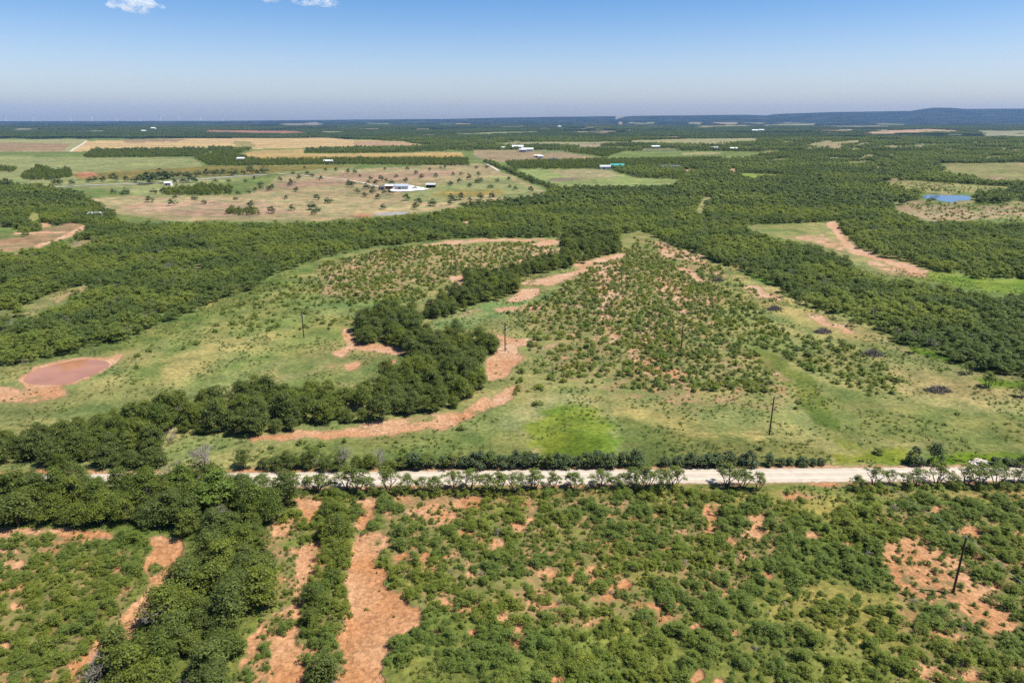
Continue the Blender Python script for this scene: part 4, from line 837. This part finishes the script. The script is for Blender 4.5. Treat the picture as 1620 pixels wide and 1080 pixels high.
# ------------------------------------------------------------------ dead and bare trees
def dead_mesh(seed, Hh):
    r = np.random.default_rng(seed); V, Fc = [], []
    def br(p, d, L, r0, lv):
        q = p + d * L; tube(V, Fc, p, q, r0, r0 * .62, 4)
        if lv == 0: return
        for k in range(3 if lv > 1 else 4):
            nd = (d + Vector(r.normal(size=3)) * .62 + Vector((0, 0, .12))).normalized()
            br(p.lerp(q, r.uniform(.55, 1)), nd, L * r.uniform(.6, .85), r0 * .58, lv - 1)
    for k in range(3):
        br(Vector((0, 0, -.2)), Vector((r.uniform(-.5, .5), r.uniform(-.5, .5), 1)).normalized(), Hh * .36, Hh * .03, 4)
    return raw_mesh('bare_branches', V, Fc, BARKG)
DEAD = [dead_mesh(i, 5.2) for i in range(4)]
for i, (x, y, s, lab) in enumerate([(290, 662, .9, 'grey bare tree poking up at the meadow edge of the creek trees'), (333, 737, 1.25, 'tall leafless tree between the creek and the lime tree'), (276, 752, .8, 'grey bare tree above the hidden roadway, left woods'), (240, 798, .95, 'whitish dead tree with forked trunk in the near left wood'),
        (318, 800, 1.0, 'pale bare snag under the big bright green tree'), (290, 822, .9, 'grey dead crown in the middle of the near left wood'), (252, 990, 1.15, 'grey dead tree leaning beside the lower dirt track'), (160, 1075, 1.0, 'bare dead tree at the bottom edge by the track foot'),
        (340, 826, .8, 'grey bare bush at the foot of the near left wood'), (100, 775, .9, 'bare grey snag among the leftmost trees by the road'), (268, 700, .8, 'fallen grey branches in the mouth of the creek trees'), (545, 738, 1.0, 'leafless spreading tree on the far verge left of the hedge'), (592, 736, .9, 'bare branched tree on the far verge, right of its twin'),
        (735, 575, .8, 'grey bare crown inside the bend of the creek trees'), (615, 607, .8, 'grey bare crown low in the creek trees'), (268, 430, 1.1, 'grey bare crown in the left mesquite wood')]):
    X, Y = px2w(x, y); o = link('dead_tree', DEAD[i % 4], None, (float(X), float(Y), float(zat(X, Y)[0])), rr.uniform(0, 6), s); set_props(o, lab, 'dead tree', 'bare grey trees')

# ------------------------------------------------------------------ utility poles and wires
M_POLE = simple_mat('tarred_pole', (.07, .035, .022), .85, var=.25, scale=1.5); M_CER = simple_mat('grey_porcelain', (.45, .45, .46), .3); M_STEEL = simple_mat('galvanised_steel', (.42, .43, .44), .45, .8)
def cyl(name, r0, r1, z0, z1, mat, parent, n=10, off=(0, 0)):
    V, Fc = [], []; tube(V, Fc, (off[0], off[1], z0), (off[0], off[1], z1), r0, r1, n); return link(name, raw_mesh(name, V, Fc, mat, False), parent)
def boxm(name, cx, cy_, cz, sx, sy, sz, mat, parent):
    V = [(cx + a * sx / 2, cy_ + b * sy / 2, cz + c * sz / 2) for a in (-1, 1) for b in (-1, 1) for c in (-1, 1)]
    return link(name, raw_mesh(name, V, [(0, 1, 3, 2), (4, 6, 7, 5), (0, 4, 5, 1), (2, 3, 7, 6), (0, 2, 6, 4), (1, 5, 7, 3)], mat), parent)
PW_ = [(1508, 936, 10.0, 'tall brown utility pole standing on the pink bare patch', 0), (1217, 688, 9.6, 'utility pole in the open grass above the road gap', 0), (799, 553, 9.6, 'utility pole at the pink bend of the creek trees', 1), (1077, 560, 9.4, 'slim utility pole rising from the middle of the bushy meadow', 0), (481, 535, 9.6, 'utility pole alone on the left meadow', 1)]
tops = []
for x, y, hh_, lab, kind_ in PW_:
    X, Y = px2w(x, y); z = float(zat(X, Y)[0]); e = empty('utility_pole', (float(X), float(Y), z)); set_props(e, lab, 'utility pole', 'wooden utility poles')
    cyl('pole', .19, .13, -.4, hh_, M_POLE, e)
    cyl('insulator', .06, .045, hh_, hh_ + .28, M_CER, e, 8)
    boxm('bracket', .17, 0, hh_ - 1.5, .16, .06, .06, M_STEEL, e); cyl('insulator', .05, .05, hh_ - 1.47, hh_ - 1.3, M_CER, e, 8, (.24, 0))
    if kind_:
        boxm('crossarm', 0, 0, hh_ - .75, 1.7, .11, .13, M_POLE, e)
        tr = cyl('transformer', .27, .27, hh_ - 2.6, hh_ - 1.75, simple_mat('transformer_grey', (.30, .31, .32), .5), e, 12, (.4, 0))
    tops.append((float(X), float(Y), z + hh_ + .28))
def wire(p, q, lab, sag=1.4):
    V, Fc = [], []; n = 24; pts = [Vector(p).lerp(Vector(q), i / n) - Vector((0, 0, sag * 4 * (i / n) * (1 - i / n))) for i in range(n + 1)]
    for a_, b_ in zip(pts[:-1], pts[1:]): tube(V, Fc, a_, b_, .017, .017, 4)
    o = link('power_line', raw_mesh('wire', V, Fc, M_STEEL)); set_props(o, lab, 'wire', 'thin aerial wires')
off_pt = (tops[0][0] * 2 - tops[1][0], tops[0][1] * 2 - tops[1][1], tops[0][2])
wire(tops[0], tops[1], 'thin wire between the pole on the bare patch and the grass pole')
wire(tops[0], off_pt, 'thin wire from the bare patch pole down to the right corner')
wire(tops[1], tops[3], 'thin wire between the grass pole and the bushy meadow pole')
wire(tops[2], tops[4], 'thin wire between the creek bend pole and the left meadow pole')

# ------------------------------------------------------------------ brush piles and rubble
M_BRUSH = simple_mat('weathered_brush', (.13, .112, .092), .95, var=.5, scale=2)
def pile_mesh(seed, L, Wd, Hh):
    r = np.random.default_rng(seed); V, Fc = [], []
    for k in range(260):
        a = r.uniform(0, 6.283); q = math.sqrt(r.random()); x, y = math.cos(a) * q * L / 2, math.sin(a) * q * Wd / 2
        z = Hh * (1 - q ** 1.6) * r.uniform(.1, 1); d = Vector((r.normal(), r.normal(), r.normal() * .5)).normalized() * r.uniform(.5, 1.5)
        p = Vector((x, y, z + .03)); e_ = p + d; e_.z = max(e_.z, .02); p2 = p - d * .6; p2.z = max(p2.z, 0.0); ww = r.uniform(.03, .10); tube(V, Fc, p2, e_, ww, ww * .4, 4)
    return raw_mesh('brush', V, Fc, M_BRUSH)
for i, (x, y, L, lab) in enumerate([(1484, 619, 6.6, 'largest grey brush pile, on the grass at the lower right meadow'), (1380, 562, 6.2, 'grey brush pile above the green lane, second nearest of five'), (1302, 525, 6.0, 'low grey brush pile left of the pink bare strip'), (1225, 491, 5.6, 'small grey brush pile below the upper pink strip'), (1135, 444, 5.8, 'dark farthest brush pile beside the thick mesquite wood')]):
    X, Y = px2w(x, y); o = link('brush_pile', pile_mesh(i, L, L * .6, 1.7 + .3 * (i % 2)), None, (float(X), float(Y), float(zat(X, Y)[0])), .1 * i); set_props(o, lab, 'brush pile', 'bulldozed brush piles')
X, Y = px2w(1549, 732); e = empty('rubble_pile', (float(X), float(Y), float(zat(X, Y)[0]))); set_props(e, 'heap of pale broken slabs on the far verge near the right edge', 'rubble')
M_SLAB = simple_mat('pale_broken_slab', (.40, .345, .30), .9, var=.12, scale=1.2); r_ = np.random.default_rng(8)
for k in range(26):
    b_ = bmesh.new(); bmesh.ops.create_cube(b_, size=1)
    for v_ in b_.verts: v_.co = Vector((v_.co.x * r_.uniform(.8, 1.3), v_.co.y * r_.uniform(.7, 1.3), v_.co.z * r_.uniform(.8, 1.2)))
    me = bpy.data.meshes.new('slab'); b_.to_mesh(me); b_.free(); me.materials.append(M_SLAB)
    q = r_.uniform(-1, 1, 2); o = link('slab', me, e, (q[0] * 1.9, q[1] * 1.0, .15 + .55 * (1 - abs(q[0])) * r_.random()), 0, (r_.uniform(.5, 1.2), r_.uniform(.4, .9), r_.uniform(.12, .3))); o.rotation_euler = (r_.uniform(-.3, .3), r_.uniform(-.3, .3), r_.uniform(0, 3))

# ------------------------------------------------------------------ buildings of the plain
WALLS = {k: simple_mat('wall_' + k, c, .8, var=.05, scale=.5) for k, c in dict(white=(.5, .5, .48), tan=(.48, .40, .31), grey=(.34, .35, .37), red=(.22, .10, .075), dark=(.10, .10, .10)).items()}
ROOFS = {k: simple_mat('roof_' + k, c, .5, var=.06, scale=.4) for k, c in dict(white=(.60, .60, .60), blue=(.30, .33, .42), grey=(.38, .38, .40), teal=(.04, .26, .24), dark=(.09, .085, .09), tan=(.50, .42, .34)).items()}
M_WIN = simple_mat('dark_window', (.03, .04, .05), .15, spec=.6)
def building(x, y, Wd, Dp, Hh, wl, rf, lab, open_=False, rz=0.0, name='farm_building'):
    X, Y = px2w(x, y); e = empty(name, (float(X), float(Y), float(zat(X, Y)[0])), rz); set_props(e, lab, 'building', 'buildings on the plain')
    w2, d2 = Wd / 2, Dp / 2; rh = Dp * .17; V = [(-w2, -d2, -1), (w2, -d2, -1), (w2, d2, -1), (-w2, d2, -1), (-w2, -d2, Hh), (w2, -d2, Hh), (w2, d2, Hh), (-w2, d2, Hh), (-w2, 0, Hh + rh), (w2, 0, Hh + rh)]
    Fw = [(0, 1, 5, 4), (1, 2, 6, 9, 5), (2, 3, 7, 6), (3, 0, 4, 8, 7)]
    if open_: 
        link('wall', raw_mesh('wall', V, Fw[2:3] + Fw[3:], WALLS[wl]), e)
        for q in range(4): boxm('post', -w2 + .3 + q * (Wd - .6) / 3, -d2 + .2, Hh / 2, .25, .25, Hh, WALLS['dark'], e)
    else: link('wall', raw_mesh('wall', V, Fw, WALLS[wl]), e)
    ov = .45; rb = [(-w2 - ov, -d2 - ov, Hh - ov * .34 + .06), (w2 + ov, -d2 - ov, Hh - ov * .34 + .06), (w2 + ov, 0, Hh + rh + .1), (-w2 - ov, 0, Hh + rh + .1), (-w2 - ov, d2 + ov, Hh - ov * .34 + .06), (w2 + ov, d2 + ov, Hh - ov * .34 + .06)]
    V = rb + [(a_, b_, c_ - .14) for a_, b_, c_ in rb]
    link('roof', raw_mesh('roof', V, [(0, 1, 2, 3), (3, 2, 5, 4), (7, 6, 9, 8), (8, 9, 10, 11), (0, 6, 7, 1), (4, 5, 11, 10), (0, 3, 9, 6), (3, 4, 10, 9), (1, 7, 8, 2), (2, 8, 11, 5)], ROOFS[rf]), e)
    if not open_:
        boxm('door', -w2 * .3, -d2 - .04, 1.3, min(3.2, Wd * .2), .08, 2.6, WALLS['dark'] if wl != 'dark' else WALLS['grey'], e)
        for q in (.25, .65): boxm('window', w2 * q, -d2 - .04, 1.9, 1.3, .08, 1.0, M_WIN, e)
for a in [(636, 301, 13.5, 8, 4.2, 'grey', 'blue', 'long blue grey metal shed on the white caliche yard'), (616.5, 299.5, 8, 7, 3.4, 'red', 'white', 'small red walled house with a pale roof left of the white yard'), (682, 297.5, 9.5, 7, 3.2, 'dark', 'grey', 'open dark shed at the right tip of the white yard', True), (604, 301, 5, 5, 3, 'dark', 'dark', 'small dark shed under trees left of the red house'),
          (267, 293, 7, 6, 3.2, 'white', 'white', 'small white house under the row of dark trees'), (382, 255.5, 12, 9, 4, 'white', 'white', 'white farmhouse behind the wood belt at the left'), (520, 258.5, 14, 8, 4, 'white', 'white', 'white shed against the tree belt below the wheat'), (152, 344, 9, 4, 3, 'white', 'white', 'white trailer house beside the red dirt yard'),
          (819, 236.5, 26, 18, 6, 'tan', 'white', 'white roofed barn at the top of the hamlet'), (834, 240, 26, 14, 5, 'white', 'white', 'long white building just right of the hamlet barn'), (827, 241, 16, 12, 5, 'grey', 'grey', 'grey house below the white roofed barn'), (850, 249, 12, 9, 4, 'tan', 'tan', 'tan house in the middle of the hamlet'), (855, 250, 9, 8, 4, 'white', 'white', 'cream house right of the tan hamlet house'), (875, 254, 16, 9, 4, 'dark', 'dark', 'dark roofed house at the lower end of the hamlet'), (797, 236.5, 12, 9, 4, 'grey', 'white', 'small pale building left of the hamlet barn'),
          (957, 267.5, 15, 11, 4, 'white', 'grey', 'grey roofed house left of the teal roof'), (976, 265.5, 20, 12, 4.5, 'tan', 'teal', 'house with a teal green roof on the far wood edge'), (1058, 267, 30, 9, 4, 'dark', 'dark', 'long dark barn right of the teal roof'), (1037, 235, 20, 12, 5, 'white', 'white', 'white barn in the woods right of the hamlet'),
          (1194, 208, 34, 22, 7, 'white', 'white', 'left one of two bright white halls on the far right plain'), (1204, 207.5, 30, 20, 7, 'white', 'white', 'right one of two bright white halls on the far right plain'), (1130, 237.5, 16, 10, 5, 'white', 'grey', 'left pale roof of the two in the far right wood'), (1160, 238.5, 16, 10, 5, 'white', 'white', 'right pale roof of the two in the far right wood'),
          (243, 205.2, 26, 24, 9, 'white', 'white', 'white hall among the dark woods at the far left'), (228, 209, 22, 18, 6, 'white', 'white', 'white barn left of and below the far white hall'), (885, 201.5, 26, 24, 8, 'white', 'white', 'white speck of a hall above the hamlet'),
          (1313, 191.8, 80, 60, 16, 'white', 'white', 'white building at the foot of the far ridge'), (1500, 190.5, 90, 60, 20, 'white', 'white', 'white building under the flat topped hill')]:
    if len(a) == 9: building(*a[:8], open_=True)
    else: building(*a)
# parked pickup on the yard
def pickup(x, y, mat, lab, rz):
    X, Y = px2w(x, y); e = empty('pickup_truck', (float(X), float(Y), float(zat(X, Y)[0]) + .65), rz); set_props(e, lab, 'truck')
    boxm('body', 0, 0, .85, 5.4, 1.9, .75, mat, e); boxm('cab', .3, 0, 1.55, 2.0, 1.7, .66, M_WIN, e)
    for a_ in (-1.7, 1.7):
        for b_ in (-.92, .92):
            V, Fc = [], []; tube(V, Fc, (a_, b_ - .12, .4), (a_, b_ + .12, .4), .4, .4, 10); link('wheel', raw_mesh('wheel', V, Fc, WALLS['dark']), e)
pickup(656, 300, WALLS['dark'], 'dark pickup parked in the middle of the white yard', .3)

# ------------------------------------------------------------------ single trees of the far pastures
def m3(l, ox, oy): return [(ox + a_ / 3, oy + b_ / 3) for a_, b_ in l]
PT = m3([(30,345),(65,345),(90,360),(207,328),(260,365),(315,328),(305,385),(355,350),(380,370),(420,330),(450,360),(470,320),(490,320),(530,355),(560,390),(570,350),(605,375),(610,410),(640,320),(650,390),(665,385),(650,355),(690,320),(520,405),(740,385),(795,378),(707,415),(800,415),(825,425),(900,435),(770,320),(175,465),(110,455),(78,440),(310,475),(367,492),(435,500),(350,515),(200,515),(520,465),(530,485),(515,495),(565,470),(610,478),(660,470),(715,470),(205,440),(40,400),(55,410),(130,390),(190,380),(240,395),(120,420),(150,440),(215,385),(140,375),(30,410),(165,400),(150,425),(235,445)], 540, 160)
PT += m3([(712,480),(830,464),(925,470),(820,497),(970,489),(1120,470),(1190,505),(1355,467),(1275,427),(1290,422),(1240,402),(1385,397),(1375,402),(1405,432),(1418,372),(1330,380),(1505,472),(1560,487),(1480,517),(1510,525),(1388,520),(1290,535),(1490,542),(1025,387),(1085,382),(1165,387),(1205,374),(1225,342),(1390,347),(1460,347),(1480,357),(1520,377),(1545,332),(1595,332),(1445,322),(1210,430),(1180,440),(1130,445),(1240,420),(730,440),(540,440),(600,440),(580,445)], 0, 160)
PT = np.array(PT); PWX, PWY = px2w(PT[:, 0], PT[:, 1]); order = np.argsort(PT[:, 0])
PLM = [('white caliche yard', 645, 300), ('red house by the yard', 605, 305), ('diagonal hedgerow top', 775, 262), ("diagonal hedgerow's lower end", 850, 305), ('grey pond behind the wood', 618, 338), ('wood tip left of pasture', 150, 320), ('small copse in the left pasture', 380, 338), ('copse behind the pasture', 310, 303), ('pale farm track', 520, 282), ('dark tree row end', 420, 274), ('middle of the pasture hedge', 640, 262), ('wood edge below the yard', 720, 325), ('left pasture copse end', 480, 330), ('olive patch of the pasture', 740, 305)]
PLX = np.array([px2w(x, y) for _, x, y in PLM]); bins = {}
for k in range(len(PT)):
    D_ = np.hypot(PWX[k] - PLX[:, 0], PWY[k] - PLX[:, 1]); j = int(D_.argmin()); bins.setdefault((j, 'left' if PWX[k] < PLX[j, 0] else 'right', ), []).append((D_[j], k))
for (j, side), v in bins.items():
    for q, (_, k) in enumerate(sorted(v)):
        X, Y = float(PWX[k]), float(PWY[k]); s = rr.uniform(.8, 1.35)
        o = link('pasture_tree', OAKS[int(rr.integers(0, 5))][1 - 1], None, (X, Y, float(zat(X, Y)[0]) - .3), rr.uniform(0, 6), (s, s, s * rr.uniform(.8, 1.1)))
        set_props(o, f'single pasture tree {ORD[q]} to the {PLM[j][0]}, {side} side', 'tree', 'single trees dotted over the tan pasture')
TR = [(88,291.5),(96,292.5),(114,293),(143,287.5),(150,287),(163,287),(181,287,1.3),(200,287),(212,287.5),(222,288.5,1.2),(233,291,1.9),(245,287,1.2),(256,283,1.9),(263,289,1.7),(275,282,1.3),(285,281,1.1),(293,281),(300,288,1.2),(300,281,1.1),(313,279,1.2),(327,278,1.2),(337,277),(345,278,1.1),(354,277,1.1),(367,277.5,1.3),(375,277),(385,276),(397,275.5,1.4),(407,276),(419,274,1.4),(13,297,1.3),(8,293),(278,291),(308,289),(240,289,1.6),(290,289)]
for q, a in enumerate(sorted(TR)):
    X, Y = px2w(a[0], a[1]); s = (a[2] if len(a) > 2 else .9) * 1.5
    o = link('shade_tree', OAKS[q % 5][0], None, (float(X), float(Y), float(zat(X, Y)[0]) - .3), rr.uniform(0, 6), (s * 1.05, s, s)); set_props(o, f'dark shade tree along the far paved road, {ORDW[q] if q < 20 else str(q + 1) + "th"} from the left', 'tree', 'dark shade trees along the paved road')

# ------------------------------------------------------------------ wind turbines on the left horizon
M_TUR = simple_mat('white_turbine_paint', (.8, .8, .8), .4)
def blade_mesh():
    V = []; st = [(0, 3.2, 3.2), (9, 7, 2.4), (30, 5.2, 1.6), (48, 3.6, 1.0), (58, 1.5, .5)]
    for z_, c_, t_ in st: V += [(-c_ * .35, 0, z_), (0, t_ / 2, z_), (c_ * .65, 0, z_), (0, -t_ / 2, z_)]
    Fc = []
    for i in range(4):
        for j in range(4): Fc.append((i * 4 + j, i * 4 + (j + 1) % 4, i * 4 + 4 + (j + 1) % 4, i * 4 + 4 + j))
    return raw_mesh('blade', V, Fc, M_TUR)
BL = blade_mesh(); V, Fc = [], []; tube(V, Fc, (0, 0, -30), (0, 0, 92), 4.4, 2.8, 12); TW = raw_mesh('tower', V, Fc, M_TUR)
for q, (x, ph) in enumerate([(10.5, .2), (53, .6), (88, 1.4), (113, 1.05), (146, .3), (185, 1.0), (223, .7), (255, .1), (284, .45), (318, .2), (353, .65)]):
    Y = 13300.; X = (x - PW / 2) / F * (Y * CP + H * SP); z = float(zat(X, Y)[0]) - (55 if q == 2 else 0)
    e = empty('wind_turbine', (X, Y, z), -.3 + .1 * (q % 3), .9 if q != 2 else .8); set_props(e, f'white wind turbine on the left horizon, {ORDW[q]} from the left', 'wind turbine', 'wind turbines on the left horizon')
    link('tower', TW, e); boxm('nacelle', 0, 1.5, 94, 4, 11, 4.2, M_TUR, e); V, Fc = [], []; tube(V, Fc, (0, -4, 94), (0, -7.5, 94), 2.2, .9, 8); hb = link('hub', raw_mesh('hub', V, Fc, M_TUR), e)
    for k in range(3):
        b_ = link('blade', BL, e, (0, -5.6, 94)); b_.rotation_euler = (0, ph + k * 2.0944, 0)

# ------------------------------------------------------------------ clouds
def cloud(x, y, wpx, hpx, dens, lab, seed):
    Yc = 9000.; dx = (x - PW / 2) / F; dy = (y - PH / 2) / F; t_ = Yc / (CP - dy * SP); X = dx * t_; Z = H + t_ * (-SP - dy * CP)
    sx = wpx / F * t_ / 2; sz = hpx / F * t_ / 2; r = np.random.default_rng(seed); b_ = bmesh.new()
    for k in range(16):
        u = r.uniform(-1, 1); rr_ = (1 - abs(u) ** 1.5) * .75 + .22
        mt = Matrix.Translation((u * sx * .85, r.uniform(-.4, .4) * sx, r.uniform(-.45, .5) * sz * rr_)) @ Matrix.Diagonal((sx * .28 * rr_ + 15, sx * .3, sz * .6 * rr_ + 8, 1))
        bmesh.ops.create_icosphere(b_, subdivisions=2, radius=1, matrix=mt)
    me = bpy.data.meshes.new('cloud'); b_.to_mesh(me); b_.free()
    m = bpy.data.materials.new('cloud_vapour'); m.use_nodes = True; t = m.node_tree; t.nodes.clear(); o = t.nodes.new('ShaderNodeOutputMaterial'); v = t.nodes.new('ShaderNodeVolumePrincipled')
    tc = N(t, 'ShaderNodeTexCoord'); n = noise(t, tc.outputs['Object'], 1 / 120., 4, .6); v.inputs['Color'].default_value = (1, 1, 1, 1); v.inputs['Anisotropy'].default_value = 0
    t.links.new(ramp(t, n, .38, .80, 0., dens), v.inputs['Density']); t.links.new(v.outputs[0], o.inputs['Volume']); me.materials.append(m)
    o_ = link('cloud', me, None, (X, Yc, Z)); set_props(o_, lab, kind='stuff')
    return o_
cloud(212, 9, 96, 26, .016, 'small pinkish white cloud at the top left of the sky', 1)
cloud(428, -3, 50, 16, .014, 'tiny cloud scrap at the top edge between the two others', 2)
cloud(500, 5, 84, 15, .011, 'thin cloud wisp at the top of the sky, right of the others', 3)
